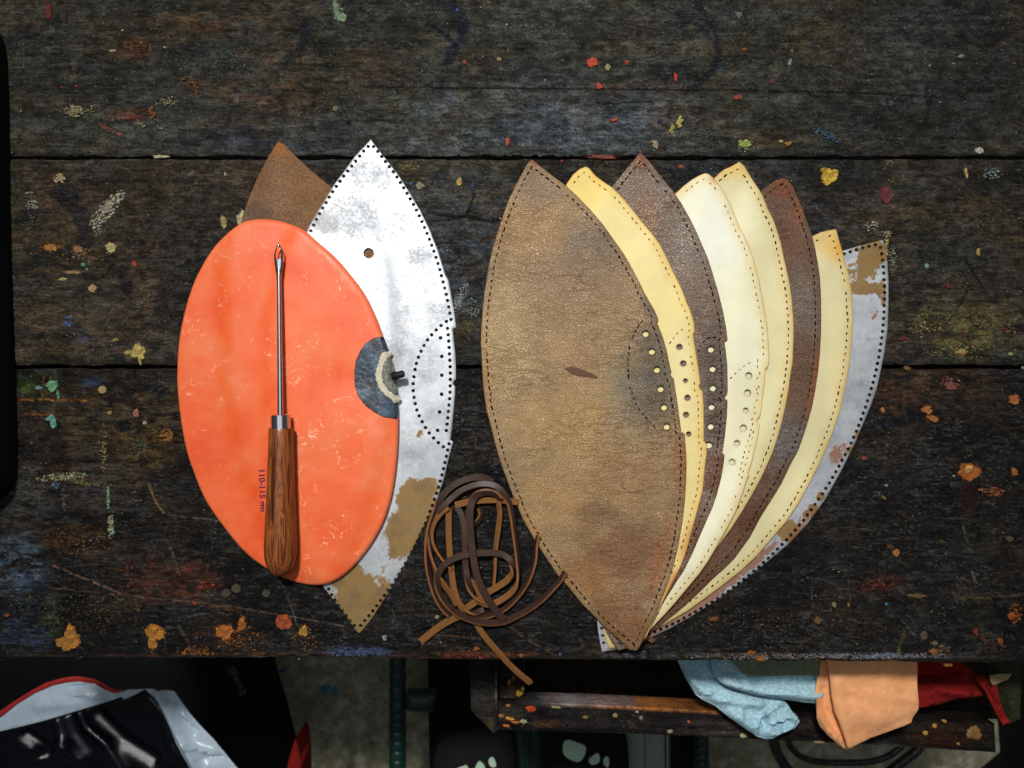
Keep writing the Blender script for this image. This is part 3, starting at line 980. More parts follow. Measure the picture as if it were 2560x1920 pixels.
    # the upper board's lower half is a shade lower (a step line across it)
    if i == 0:
        z -= 0.5 * smooth01((py - 221) / 3)
    # edges wear round
    ed = np.minimum(py - y0, y1 - py) * S * 1000
    z -= 1.4 * (1 - smooth01(ed / 3.0)) ** 2
    if i == 2:
        ef = np.maximum((PY[-1][None, :] - PY).ravel() * S * 1000, 0)
        z -= 7.0 * (1 - np.sqrt(np.clip(1 - (1 - np.clip(ef / 7.0, 0, 1)) ** 2, 0, 1)))
    z = np.minimum(z - 0.75, 0.0)
    x = (px - 1280) * S
    y = (960 - py) * S
    V = np.column_stack([x, y, z * 1e-3])
    idx = np.arange(nx * ny).reshape(ny, nx)
    F = np.stack([idx[:-1, :-1], idx[1:, :-1], idx[1:, 1:], idx[:-1, 1:]], -1).reshape(-1, 4)
    # skirts down to the underside
    th = -0.045
    ring = np.concatenate([idx[0, :], idx[1:, -1], idx[-1, -2::-1], idx[-2:0:-1, 0]])
    nr = len(ring)
    base = len(V)
    Vb = V[ring].copy()
    Vb[:, 2] = th
    V = np.vstack([V, Vb])
    j = np.arange(nr)
    jn = (j + 1) % nr
    Fs = np.stack([ring[j], ring[jn], base + jn, base + j], -1)
    m_idx = np.concatenate([np.zeros(len(F)), np.ones(nr + 0)])
    F = np.vstack([F, Fs])
    # underside: two big quads worth is enough
    c = np.vstack([c, c[ring] * 0.6])
    gloss = np.concatenate([gloss, gloss[ring]])
    o = mesh_from("plank", V, F, [M['bench'], M['bench_side']], bench, True, 60, m_idx, {"Col": np.clip(c, 0, 1), "gloss": gloss}, recenter=True)
    return o


planks = [build_plank(i, *p) for i, p in enumerate(PLANKS)]


def plank_of(py):
    return planks[0] if py < 392 else planks[1] if py < 917 else planks[2]


# ---- dried paint, each larger spot a raised blob of its own
def blob_poly(rx, ry, rot, rough, n=22, lobes=2.2):
    ph = rng.uniform(0, 100)
    a = np.linspace(0, 2 * math.pi, n, endpoint=False)
    r = 1 + rough * (fbm(np.cos(a) * lobes + ph, np.sin(a) * lobes + ph, int(ph * 10), 3) - 0.5) * 2
    if n > 20:
        r = r + rough * 0.22 * (fbm(np.cos(a) * 7 + ph, np.sin(a) * 7 + ph, int(ph * 7), 3, 0.8) - 0.5)
    x, y = np.cos(a) * rx * r, np.sin(a) * ry * r
    c, s = math.cos(math.radians(rot)), math.sin(math.radians(rot))
    return np.column_stack([x * c - y * s, x * s + y * c])


def add_blob(acc, cx, cy, poly, hgt, col, jitter=0.12):
    """low dome: rim ring, inner ring, centre"""
    V, F, C = acc
    n = len(poly)
    b = len(V)
    tint = np.array(lin(col)) * 0.60
    for k, (s, z) in enumerate(((1.0, -0.9), (0.86, hgt * 0.8), (0.45, hgt))):
        for p in poly:
            V.append(((cx + p[0] * s - 1280) * S, (960 - cy - p[1] * s) * S, z * 1e-3 if k else -0.0013))
            C.append(np.clip(tint * (1 + rng.normal(0, jitter)), 0, 1))
    V.append(((cx - 1280) * S, (960 - cy) * S, hgt * 1e-3))
    C.append(tint)
    for k in range(2):
        for i in range(n):
            j = (i + 1) % n
            F.append((b + k * n + i, b + (k + 1) * n + i, b + (k + 1) * n + j, b + k * n + j))
    for i in range(n):
        F.append((b + 2 * n + i, b + 3 * n, b + 2 * n + (i + 1) % n))


def finish_blobs(acc, name, parent, kind=None):
    V, F, C = acc
    o = mesh_from(name, V, F, [M['paint']], parent, True, 50, None, {"Col": np.array(C)})
    if kind:
        o['kind'] = kind
    return o


CREAM, YEL, ORA, RED, WHT, TEAL, BLU, DRD = (206, 192, 144), (222, 186, 66), (206, 124, 44), (214, 74, 42), (214, 212, 200), (126, 196, 168), (60, 112, 206), (122, 36, 44)
SPOTS = [  # solid spots: cx, cy, rx, ry, rot, colour, roughness
    (120, 28, 7, 24, 0, (122, 28, 26), .35), (281, 126, 9, 3, -8, CREAM, .4), (153, 217, 3.2, 2.4, 0, (196, 80, 66), .3), (190, 215, 4, 3.5, 0, (200, 70, 58), .3),
    (402, 391, 19, 3.4, 4, (222, 214, 178), .35), (563, 435, 3.5, 5, 0, WHT, .4), (1143, 24, 4, 4, 0, BLU, .15), (1028, 459, 5, 4.5, 0, BLU, .12), (1181, 464, 3.4, 3, 0, BLU, .15),
    (801, 6, 2.5, 2.5, 0, (50, 60, 180), .2), (1162, 155, 4, 5, 0, (200, 86, 50), .4), (1248, 148, 7, 5, 0, (172, 162, 90), .3), (838, 271, 7, 7.5, 0, (142, 136, 84), .2),
    (1269, 353, 5, 10, 35, (206, 92, 58), .35), (1148, 456, 7, 9.5, 0, (216, 178, 88), .3), (1519, 168, 8, 6.5, 0, (178, 168, 118), .35), (1689, 193, 3.5, 12, -10, RED, .5),
    (1498, 214, 9, 7, 0, (204, 76, 40), .5), (1535, 300, 10, 4, -32, RED, .4), (1572, 306, 3, 3, 0, RED, .3), (1844, 243, 10, 5, -30, (184, 78, 54), .45), (1861, 123, 6, 5, 0, (176, 110, 44), .4),
    (1639, 360, 8, 11, 0, (176, 160, 124), .35), (1649, 302, 5, 3.5, 0, (80, 24, 70), .4), (1400, 201, 4, 4, 0, (54, 108, 168), .2), (1363, 200, 3, 3, 0, CREAM, .2),
    (1506, 392, 34, 4.2, 4, (142, 66, 46), .5), (2076, 441, 22, 19, 0, (226, 188, 60), .35), (2059, 426, 8, 7, 0, (196, 160, 50), .35), (2216, 487, 18, 26, -8, (116, 40, 50), .22),
    (2449, 376, 13, 9, 5, (232, 228, 208), .22), (1953, 353, 5, 4.5, 0, (216, 206, 120), .2), (1972, 359, 8, 5, -10, (190, 140, 60), .4), (1929, 203, 8, 6, 0, (112, 40, 48), .35),
    (2325, 163, 5, 1.8, -45, WHT, .2), (2383, 158, 3.4, 2, 10, WHT, .2), (2403, 140, 7, 4, -20, (176, 180, 168), .6), (2536, 158, 3.5, 3, 0, ORA, .3), (1847, 37, 7, 7.5, 0, (122, 128, 130), .3),
    (2416, 432, 4, 12, -10, (214, 188, 120), .5), (1703, 416, 8, 4, 25, (176, 84, 54), .4), (1404, 402, 3.4, 3, 0, (204, 72, 40), .3), (1282, 470, 3, 3, 0, (190, 50, 40), .3),
    (279, 619, 13, 13, 0, (214, 198, 136), .45), (208, 661, 5, 5, 0, TEAL, .5), (217, 673, 3, 4.5, 0, TEAL, .4), (336, 660, 4.5, 8, -20, (216, 74, 46), .45), (157, 698, 8, 4.5, 10, (214, 194, 120), .4),
    (232, 720, 11, 8, 0, (206, 182, 118), .6), (181, 680, 22, 4, 4, (180, 150, 90), .7), (345, 879, 19, 17, 0, (208, 186, 106), .4), (320, 881, 12, 6, 0, (206, 184, 104), .25), (349, 899, 4.5, 11, -18, (206, 184, 104), .3),
    (373, 739, 3.2, 3.2, 0, RED, .15), (288, 849, 8, 4, -20, (180, 160, 100), .4), (132, 964, 15, 13, 0, (124, 190, 146), .35), (145, 988, 3.2, 11, -22, (110, 172, 140), .3), (95, 970, 8, 5, 0, (124, 186, 170), .45),
    (128, 1046, 11, 9, 0, (120, 190, 170), .3), (133, 1060, 7, 12, -28, (130, 200, 180), .3), (255, 974, 11, 11, 0, (206, 180, 120), .18), (274, 1032, 6, 5.5, 0, (200, 168, 96), .35), (361, 1057, 5, 4.5, 0, WHT, .4),
    (340, 1031, 8, 10, 0, (190, 120, 88), .35), (562, 1580, 21, 21, 0, (200, 118, 44), .5), (604, 1560, 11, 17, 10, (184, 104, 36), .55), (708, 1555, 21, 20, 0, (186, 88, 36), .4), (758, 1578, 11, 13, 0, (206, 150, 60), .55),
    (176, 1605, 28, 19, 0, (208, 142, 60), .35), (175, 1580, 12, 18, 0, (208, 142, 60), .35), (150, 1604, 10, 9, 0, (206, 140, 62), .3), (388, 1580, 27, 17, 0, (204, 136, 46), .45), (380, 1610, 11, 17, 20, (204, 140, 50), .5),
    (565, 1483, 14, 11, 0, (84, 80, 58), .2), (590, 1472, 13, 13, 0, (90, 86, 62), .2), (665, 1484, 11, 11, 0, (86, 82, 60), .15), (487, 1508, 7, 4, 0, (196, 90, 50), .5), (17, 1538, 6, 4, 0, (206, 110, 66), .3),
    (961, 1594, 6, 8, 20, (168, 176, 180), .4), (2317, 665, 6, 7, 0, (160, 196, 192), .35), (2372, 714, 9, 9, 0, (116, 34, 34), .12), (2446, 629, 5, 9, 15, (212, 180, 96), .45), (2259, 846, 14, 5, -5, (122, 42, 48), .4),
    (2404, 879, 11, 6, 0, (210, 180, 110), .5), (2268, 921, 10, 5.5, 0, (150, 108, 60), .3), (2319, 1025, 12, 10, 0, (204, 132, 60), .6), (2330, 1046, 15, 7, 10, (196, 128, 58), .6), (2207, 1025, 6, 6, 0, (206, 150, 70), .5),
    (2536, 1000, 13, 11, 0, (200, 120, 50), .6), (2217, 1062, 3, 3, 0, (48, 82, 170), .3), (2527, 885, 7, 4.5, 0, (180, 206, 150), .3), (2423, 1180, 30, 24, 0, (184, 104, 34), .28), (2537, 1179, 7, 11, -20, (200, 124, 50), .45),
    (2161, 1146, 7, 4.5, 0, (188, 88, 50), .4), (2241, 1382, 10, 9.5, 0, (206, 138, 62), .25), (2217, 1510, 5, 4, 0, (86, 156, 206), .3), (2086, 1512, 6, 7, 0, (170, 162, 120), .3), (2122, 1512, 3.2, 6, 0, (196, 140, 60), .3),
    (2289, 1489, 24, 5, 4, (124, 104, 58), .35), (2310, 1589, 11, 12, 0, (104, 96, 70), .18), (2334, 1628, 8, 6, 0, (200, 128, 66), .5), (2044, 1551, 9, 9, 0, (132, 100, 56), .4), (2372, 1663, 12, 3.6, -3, (180, 128, 50), .4),
    (2526, 1348, 10, 8.5, 0, (104, 94, 70), .22), (2226, 1367, 8, 6, 10, (96, 70, 44), .3), (2130, 1213, 3.4, 2.6, 0, (60, 84, 180), .3), (2216, 1213, 4, 3, 0, (190, 190, 180), .5), (1303, 1639, 6, 5, 0, (190, 116, 56), .15),
    (1401, 1636, 4.5, 5, 0, (60, 110, 150), .3), (1151, 1629, 2.6, 2.6, 0, (56, 90, 180), .2), (1191, 1622, 6, 5, 0, (206, 120, 50), .5), (1045, 1180, 2, 2, 0, CREAM, .2), (1093, 1543, 4, 5, 0, (200, 196, 120), .5), (1628, 1600, 9, 6, 0, (150, 96, 46), .5),
    (1785, 1547, 10, 5, 0, (160, 90, 40), .5), (1878, 1632, 10, 5, 0, (180, 108, 50), .4), (1902, 1647, 12, 5, -8, (196, 130, 50), .5), (2336, 1608, 8, 5, 0, (150, 136, 100), .6), (2376, 965, 14, 9, 0, (150, 90, 74), .7), (2502, 1602, 6, 9, 0, (180, 92, 44), .4),
    (2531, 1540, 10, 8, 0, (196, 104, 44), .6), (2440, 1580, 6, 9, 0, (150, 62, 36), .4), (606, 547, 14, 22, 12, (206, 198, 150), .35), (559, 555, 8, 15, -10, (176, 162, 106), .4), (1049, 464, 11, 9, 0, (150, 148, 126), .45), (854, 44, 10, 11, 0, (134, 168, 128), .4), (840, 22, 7, 22, -12, (120, 148, 110), .55),
    (1862, 358, 15, 9, -8, (168, 186, 92), .5), (1699, 303, 6, 13, 52, (208, 196, 96), .35), (1680, 322, 4, 12, 42, (200, 186, 96), .35), (1482, 156, 14, 10, 10, (220, 78, 44), .45), (1568, 156, 6, 6, 0, (206, 70, 44), .6), (127, 618, 17, 8, 8, (204, 140, 62), .6), (194, 622, 13, 8, 8, (176, 130, 84), .7),
]
for (cx, cy, rx, ry, rot, col, rough) in SPOTS:
    acc = ([], [], [])
    n = 16 if max(rx, ry) < 5 else 64
    add_blob(acc, cx, cy, blob_poly(rx * .94, ry * .94, rot, rough, n, 1.6 if max(rx, ry) < 12 else 2.2), 0.12 + 0.008 * max(rx, ry), col)
    if (cx, cy) == (2423, 1180):
        add_blob(acc, 2421, 1172, blob_poly(11, 11, 0, .3, 16), 1.0, (222, 176, 90))
    if max(rx, ry) > 7 and rough >= .3:
        for k in range(7):
            a = rng.uniform(0, 6.28)
            q = rng.uniform(.25, .5)
            g_ = rng.uniform(.45, .95)
            add_blob(acc, cx + math.cos(a) * rx * g_, cy + math.sin(a) * ry * g_, blob_poly(rx * q, ry * q, rot, .5, 24, 2), 0.1 + 0.02 * k, col, .2)
    if rough >= .45:
        for k in range(int(3 + rx * .4)):
            a = rng.uniform(0, 6.28)
            rr = rng.uniform(0.9, 1.35)
            s = rng.uniform(0.6, 1.7)
            add_blob(acc, cx + math.cos(a) * rx * rr, cy + math.sin(a) * ry * rr, blob_poly(s, s * .7, 0, .4, 7), 0.1, col, .2)
    finish_blobs(acc, "paint_spot", plank_of(cy))

CLUSTERS = [  # flecked patches: cx, cy, rx, ry, rot, [colours], count, fleck size px
    (185, 278, 25, 15, 0, [CREAM, (190, 170, 110), (150, 170, 150)], 190, 2.3), (222, 273, 20, 9, -10, [CREAM, (120, 112, 80)], 50, 1.8), (420, 255, 34, 12, -12, [CREAM, (160, 176, 120), (120, 112, 80)], 90, 1.9),
    (350, 310, 16, 8, 0, [WHT, CREAM], 40, 1.6), (398, 318, 16, 8, 0, [WHT, (130, 130, 120)], 36, 1.5), (333, 122, 22, 14, 0, [(140, 80, 50)], 60, 2.0), (376, 125, 5, 18, 0, [(170, 120, 70)], 40, 1.7),
    (378, 280, 10, 15, 0, [(176, 96, 48)], 60, 2.4), (336, 292, 16, 5, -8, [(170, 74, 54)], 40, 2.0), (480, 205, 34, 13, 8, [(170, 108, 50), (120, 76, 44)], 90, 1.9), (600, 128, 30, 14, 0, [(130, 84, 50), (150, 150, 140)], 70, 1.7),
    (148, 446, 15, 12, 0, [(212, 184, 150), CREAM], 120, 2.4), (80, 512, 15, 12, 0, [WHT, (150, 160, 150)], 70, 2.2), (71, 482, 12, 3, -6, [WHT], 26, 1.8), (268, 522, 19, 62, 42, [WHT, (180, 184, 176), CREAM], 420, 2.4),
    (245, 565, 14, 26, 10, [WHT, (150, 150, 140)], 90, 1.9), (155, 545, 14, 22, 0, [(120, 118, 96)], 40, 1.6), (240, 345, 60, 40, 0, [(120, 112, 80)], 40, 1.5), (127, 617, 28, 12, 8, [(206, 146, 66), (200, 110, 60)], 80, 1.8),
    (110, 590, 50, 50, 0, [(150, 100, 50), (120, 104, 60)], 120, 1.7), (200, 640, 46, 20, 0, [(180, 140, 90), CREAM], 90, 1.8), (1022, 414, 26, 12, 0, [(150, 138, 78), (120, 112, 70)], 130, 1.9), (478, 430, 10, 10, 0, [WHT], 18, 1.4),
    (2478, 431, 30, 16, 0, [(150, 176, 190), (190, 196, 190)], 90, 2.0), (2067, 336, 42, 12, 27, [(86, 118, 144), (60, 84, 110)], 150, 2.3), (2220, 412, 18, 12, 0, [(130, 132, 110)], 60, 1.8), (2240, 450, 30, 8, -10, [(130, 140, 70), (170, 100, 40)], 50, 1.8),
    (1870, 372, 30, 8, 0, [(190, 196, 160)], 40, 1.7), (2210, 355, 80, 12, 0, [(120, 116, 90)], 90, 1.5), (1755, 330, 60, 14, 0, [(130, 136, 120)], 70, 1.5), (1800, 170, 24, 26, 0, [(66, 92, 112)], 80, 1.8),
    (2180, 565, 22, 12, -10, [CREAM, WHT], 46, 2.2), (2215, 585, 16, 8, 0, [CREAM], 36, 2.3), (2217, 612, 5, 26, 0, [(206, 178, 96), CREAM], 70, 2.2), (2232, 650, 10, 40, 0, [WHT, (150, 156, 140)], 90, 1.8), (2400, 700, 60, 40, 0, [(110, 104, 84), (150, 140, 110)], 130, 1.6),
    (2440, 800, 110, 36, 0, [(170, 160, 80), (150, 150, 120), (110, 140, 90), (160, 90, 50)], 420, 2.0), (2400, 870, 90, 30, 0, [(150, 140, 70), (110, 150, 110), (200, 170, 90)], 300, 2.0), (2520, 830, 60, 60, 0, [(150, 150, 90), (160, 70, 60), (90, 130, 110)], 200, 2.0),
    (2310, 815, 40, 30, 0, [(180, 150, 60), CREAM], 110, 1.9), (2376, 956, 26, 14, 0, [(190, 90, 80), (200, 140, 120), (90, 70, 110)], 80, 1.8), (2480, 1229, 32, 13, 6, [(196, 108, 50), (170, 110, 80)], 110, 2.1), (2475, 1258, 18, 8, 0, [(110, 90, 70)], 40, 1.8),
    (2190, 1465, 60, 14, -12, [(150, 70, 44), (120, 60, 40)], 120, 1.9), (2540, 1533, 18, 26, 0, [(196, 110, 48), (150, 90, 50)], 100, 2.0), (2350, 1625, 26, 12, 0, [(180, 150, 100), (150, 110, 70)], 70, 1.9), (2480, 1610, 40, 40, 0, [(150, 80, 40), (120, 110, 70)], 110, 1.7),
    (416, 1088, 17, 14, 0, [(200, 136, 60), (160, 100, 44)], 150, 2.2), (390, 1080, 30, 10, 20, [(170, 140, 70)], 40, 1.6), (155, 1192, 66, 9, -5, [(150, 170, 100), CREAM, (200, 210, 190)], 240, 2.2), (215, 1206, 40, 10, 8, [(150, 150, 70)], 90, 1.9), (138, 1213, 10, 12, 0, [(110, 150, 176)], 50, 2.0),
    (270, 1245, 4, 32, 0, [(150, 196, 156)], 110, 2.0), (277, 1318, 8, 32, 0, [(160, 206, 176), CREAM], 130, 2.1), (258, 1120, 12, 60, 0, [(180, 160, 100), (200, 190, 140)], 100, 1.8), (160, 1250, 6, 40, 0, [(120, 140, 150)], 50, 1.7), (350, 1115, 20, 26, 0, [(100, 140, 130)], 50, 1.7),
    (200, 1350, 90, 40, 0, [(150, 100, 50), (190, 130, 60)], 220, 1.6), (250, 1530, 120, 50, 0, [(176, 130, 60), (150, 100, 50)], 160, 1.5), (400, 1420, 150, 30, 0, [(150, 64, 40), (130, 76, 50)], 160, 1.8), (515, 1468, 24, 16, 0, [(206, 84, 44)], 40, 2.0),
    (891, 1630, 80, 12, 0, [(84, 104, 160), (110, 124, 176)], 260, 2.0), (600, 1600, 60, 36, 0, [(206, 140, 56), (170, 96, 40)], 150, 1.9), (1180, 1638, 120, 10, 0, [(176, 92, 50), (150, 70, 40)], 160, 1.9), (490, 1630, 50, 14, 0, [(200, 120, 46)], 90, 2.0), (760, 1600, 40, 30, 0, [(190, 150, 90)], 50, 1.7),
    (1150, 745, 13, 44, 28, [(176, 182, 184), (130, 140, 146)], 230, 2.2), (1110, 620, 20, 8, 0, [(150, 150, 150)], 30, 1.6), (1182, 770, 16, 26, 0, [(150, 176, 160)], 60, 1.8), (1170, 820, 30, 20, 0, [(140, 120, 60)], 60, 1.7), (1215, 750, 14, 60, 0, [(120, 130, 140)], 90, 1.7),
    (1060, 700, 40, 60, 0, [(90, 96, 104)], 60, 1.5), (848, 30, 16, 30, -12, [(150, 176, 140), (190, 196, 180)], 90, 1.9), (1160, 405, 70, 8, 0, [(110, 104, 60)], 60, 1.5), (1350, 372, 60, 5, 0, [(130, 124, 120), (110, 80, 60)], 70, 1.8), (2140, 960, 60, 8, 0, [(120, 76, 44)], 60, 1.7),
    (1830, 1560, 160, 40, 0, [(140, 90, 50), (120, 110, 90), (90, 96, 110)], 190, 1.6), (2050, 1560, 150, 50, 0, [(130, 96, 60), (90, 96, 104)], 170, 1.5), (1900, 1640, 220, 8, 0, [(150, 156, 170), (180, 140, 90)], 230, 1.9), (2180, 1640, 220, 8, 0, [(150, 160, 180), (190, 190, 190)], 240, 1.9),
    (2250, 1300, 200, 140, 0, [(104, 96, 70), (80, 84, 92)], 170, 1.5), (60, 1500, 60, 30, 0, [(120, 150, 90), (160, 130, 70)], 60, 1.6), (1010, 1500, 60, 80, 0, [(130, 100, 60), (90, 90, 90)], 90, 1.4), (660, 1400, 60, 60, 0, [(120, 80, 50)], 10, 1.4),
]
for (cx, cy, rx, ry, rot, cols, cnt, sz) in CLUSTERS:
    acc = ([], [], [])
    a = math.radians(rot)
    for k in range(int(cnt * 0.72)):
        r = rng.uniform(0, 1) ** 0.75
        th = rng.uniform(0, 6.283)
        u, v = rx * r * math.cos(th), ry * r * math.sin(th)
        x = cx + u * math.cos(a) - v * math.sin(a)
        y = cy + u * math.sin(a) + v * math.cos(a)
        s = sz * rng.uniform(0.35, 1.1)
        lo, hi = [q for q in ((-9e9, 388), (398, 911), (923, 1656)) if True][0 if cy < 392 else 1 if cy < 917 else 2]
        if not (lo < y < hi):
            continue
        add_blob(acc, x, y, blob_poly(s * rng.uniform(.8, 1.8), s * rng.uniform(.5, 1), rng.uniform(-40, 40), .45, 6), 0.12, cols[rng.integers(len(cols))], .22)
    o = finish_blobs(acc, "paint_flecks", plank_of(cy), "stuff")

# loose scatter of specks all over, one joined part per plank
for pi, (y0, y1, _) in enumerate(PLANKS):
    acc = ([], [], [])
    palette = [(WHT, 30), (CREAM, 30), ((150, 104, 60), 14), ((176, 84, 54), 3), ((60, 96, 170), 2), ((110, 140, 150), 8), ((150, 146, 110), 12)]
    pc = [p for p, w in palette for _ in range(w)]
    cnt = [1300, 1300, 1900][pi]
    for k in range(cnt):
        x, y = rng.uniform(-60, 2620), rng.uniform(max(y0, -60) + 3, y1 - 4)
        if vnoise(np.array([x / 90]), np.array([y / 60]), 77)[0] < rng.uniform(0.15, 0.75):
            continue
        s = rng.choice([0.6, 0.8, 1.0, 1.3, 2.0], p=[.34, .34, .2, .1, .02])
        add_blob(acc, x, y, blob_poly(s * rng.uniform(.8, 2.0), s * rng.uniform(.5, 1), rng.uniform(-50, 50), .4, 6), 0.08, pc[rng.integers(len(pc))], .25)
    finish_blobs(acc, "paint_specks", planks[pi], "stuff")

# bench frame below the planks, so that the boards are carried by something
def box(name, x0, x1, y0, y1, z0, z1, mat, parent=None, bev=0.002, seg=(1, 1)):
    import bmesh
    bm = bmesh.new()
    bmesh.ops.create_cube(bm, size=1)
    for v in bm.verts:
        v.co.x = (x0 + x1) / 2 + v.co.x * (x1 - x0)
        v.co.y = (y0 + y1) / 2 + v.co.y * (y1 - y0)
        v.co.z = (z0 + z1) / 2 + v.co.z * (z1 - z0)
    if bev:
        bmesh.ops.bevel(bm, geom=bm.edges[:], offset=bev, segments=2, affect='EDGES')
    V = np.array([v.co[:] for v in bm.verts])
    F = [tuple(v.index for v in f.verts) for f in bm.faces]
    bm.free()
    return mesh_from(name, V, F, [mat], parent, True, 35)


box("cross_rail", -0.41, 0.41, -0.02, 0.05, -0.125, -0.0455, M['bench_side'], bench)
box("leg", -0.40, -0.33, 0.06, 0.13, -0.75, -0.0455, M['bench_side'], bench)
box("leg", 0.33, 0.40, 0.06, 0.13, -0.75, -0.0455, M['bench_side'], bench)

# ------------------------------------------------------------------ the fan of leather panels
TL = 1.55e-3      # leather thickness
GAP = 1.20e-3
DROOP = 0.016

oA = [(1329.5, 397), (1320, 406), (1310, 423), (1288, 464), (1276, 490), (1264, 519), (1252, 553), (1243, 583), (1233, 616), (1223, 657), (1216, 698), (1209, 746), (1206, 780),
      (1203, 820), (1202, 856), (1205, 914), (1208, 965), (1216, 1025), (1226, 1061), (1238, 1110), (1252, 1158), (1276, 1223), (1293, 1264), (1307, 1298), (1336, 1349), (1360, 1387),
      (1394, 1438), (1420, 1467), (1460, 1516), (1499, 1555), (1538, 1591), (1571, 1619), (1589, 1629), (1594, 1626), (1608, 1600), (1620, 1573), (1641, 1531), (1659, 1485), (1674, 1446),
      (1686, 1407), (1698, 1356), (1707, 1302), (1713, 1250), (1716, 1200), (1717, 1160), (1715.7, 1128), (1713, 1092), (1712, 1084), (1704, 1080), (1700, 1050), (1696.5, 1022),
      (1692.6, 995), (1688.5, 970), (1685.2, 946.6), (1681, 943), (1677.5, 937), (1677, 931), (1679.5, 927), (1678.8, 928.5), (1673, 904), (1667.7, 876), (1659.5, 848), (1649.7, 820.5), (1642.8, 805),
      (1645.5, 801), (1646.4, 798), (1645.5, 795), (1637, 775), (1626, 757), (1611, 730), (1600, 706), (1586, 680), (1575, 659), (1559, 632), (1537, 601), (1513, 567), (1477, 524), (1445, 490), (1416, 464), (1380, 437), (1349, 413)]
oB = [(1464.5, 415), (1450, 421), (1433, 435), (1417, 458), (1400, 500), (1385, 600), (1380, 750), (1390, 900), (1410, 1050), (1440, 1200), (1480, 1380), (1520, 1500), (1545, 1580), (1560, 1612), (1576, 1626), (1582, 1626),
      (1617, 1591), (1630, 1561), (1653, 1513), (1677, 1467), (1698, 1425), (1713, 1389), (1725, 1347), (1743, 1281), (1757, 1229), (1764, 1160), (1767.6, 1134), (1767.6, 1109), (1760.6, 1103), (1760.6, 1073), (1760, 1017),
      (1758, 989.5), (1756.5, 976), (1751, 973), (1748.5, 966), (1752, 957), (1751, 951), (1747, 920), (1741, 884), (1735.7, 854), (1734, 837), (1737.6, 829), (1735.7, 806.5), (1724.6, 770.5), (1717, 755), (1705, 722),
      (1693, 697.5), (1669, 647), (1649.5, 608), (1620.5, 572), (1592, 536), (1560, 497), (1532, 468), (1517.5, 459), (1489, 438), (1474, 420)]
oC = [(1601, 380.5), (1567.5, 420), (1531, 466), (1500, 520), (1480, 620), (1475, 760), (1490, 920), (1500, 1080), (1490, 1200), (1500, 1400), (1520, 1520), (1514, 1576), (1530, 1604), (1546, 1627), (1556, 1624), (1600, 1600),
      (1630, 1552), (1671, 1485.5), (1692, 1452), (1710, 1425), (1731, 1383), (1749, 1341), (1767.4, 1298.6), (1782.5, 1265.5), (1794.5, 1229), (1803.6, 1193), (1807.8, 1170), (1812, 1139), (1806.4, 1131), (1813.3, 1086.6),
      (1818, 1039.5), (1819.4, 1000), (1814, 997), (1812.8, 991), (1817.5, 985.4), (1820, 975.7), (1819, 912), (1814.7, 873), (1812, 853.7), (1819.7, 848), (1816, 817.6), (1808, 776), (1801, 748), (1794, 722), (1782, 681),
      (1770, 644.5), (1755.6, 611), (1741, 577), (1724, 543), (1707, 512), (1688, 483), (1666, 456.5), (1645, 430), (1620.5, 398.6)]
oD = [(1762.8, 432), (1748, 438), (1729, 449), (1710, 463.7), (1689, 483), (1650, 540), (1620, 640), (1610, 800), (1620, 950), (1610, 1100), (1580, 1250), (1560, 1400), (1545, 1530), (1543, 1590), (1552, 1622), (1570, 1622),
      (1620, 1583), (1641, 1558), (1665, 1533.7), (1689, 1506.6), (1719, 1470.4), (1749.3, 1434), (1770.4, 1404), (1791.5, 1368), (1815.6, 1325.8), (1839.7, 1280.6), (1858, 1232), (1869, 1196), (1874, 1189), (1871.4, 1183), (1880, 1155.6),
      (1889, 1119), (1897, 1082), (1899.5, 1062), (1894, 1056), (1893.7, 1050), (1900.6, 1041), (1904, 1027.4), (1907.5, 993), (1912, 958.7), (1914.4, 924), (1920, 917.4), (1923.5, 906), (1923.5, 880.8), (1921, 839.5), (1917.8, 807.5),
      (1915, 790), (1906, 737.5), (1896, 689), (1886.5, 653), (1874.5, 617), (1860, 585.7), (1852, 572), (1837.6, 536), (1823, 502), (1804, 468.5), (1782, 442), (1772, 434)]
oE = [(1848.4, 403.4), (1840, 409), (1823, 418), (1812, 422), (1801.4, 430), (1787, 444), (1750, 520), (1730, 620), (1720, 760), (1720, 900), (1710, 1100), (1680, 1300), (1640, 1450), (1600, 1560), (1580, 1600), (1590, 1604), (1600, 1596),
      (1636, 1558), (1690, 1500), (1740, 1440), (1776.5, 1392), (1800.6, 1359), (1827.7, 1322.8), (1854.8, 1280.6), (1882, 1235), (1903, 1196), (1919.6, 1160), (1932.7, 1130.4), (1944, 1096), (1955.6, 1055), (1964.7, 1013.6), (1972.8, 970),
      (1977, 935.7), (1982, 906), (1984, 860), (1985, 826), (1984, 795), (1980.6, 749.6), (1975.7, 713.4), (1968.5, 679.7), (1961.3, 648), (1954, 609.8), (1944.4, 578.4), (1934.7, 549.5), (1920, 520.6), (1908, 489), (1891.3, 462.7), (1874.5, 436), (1861, 413)]
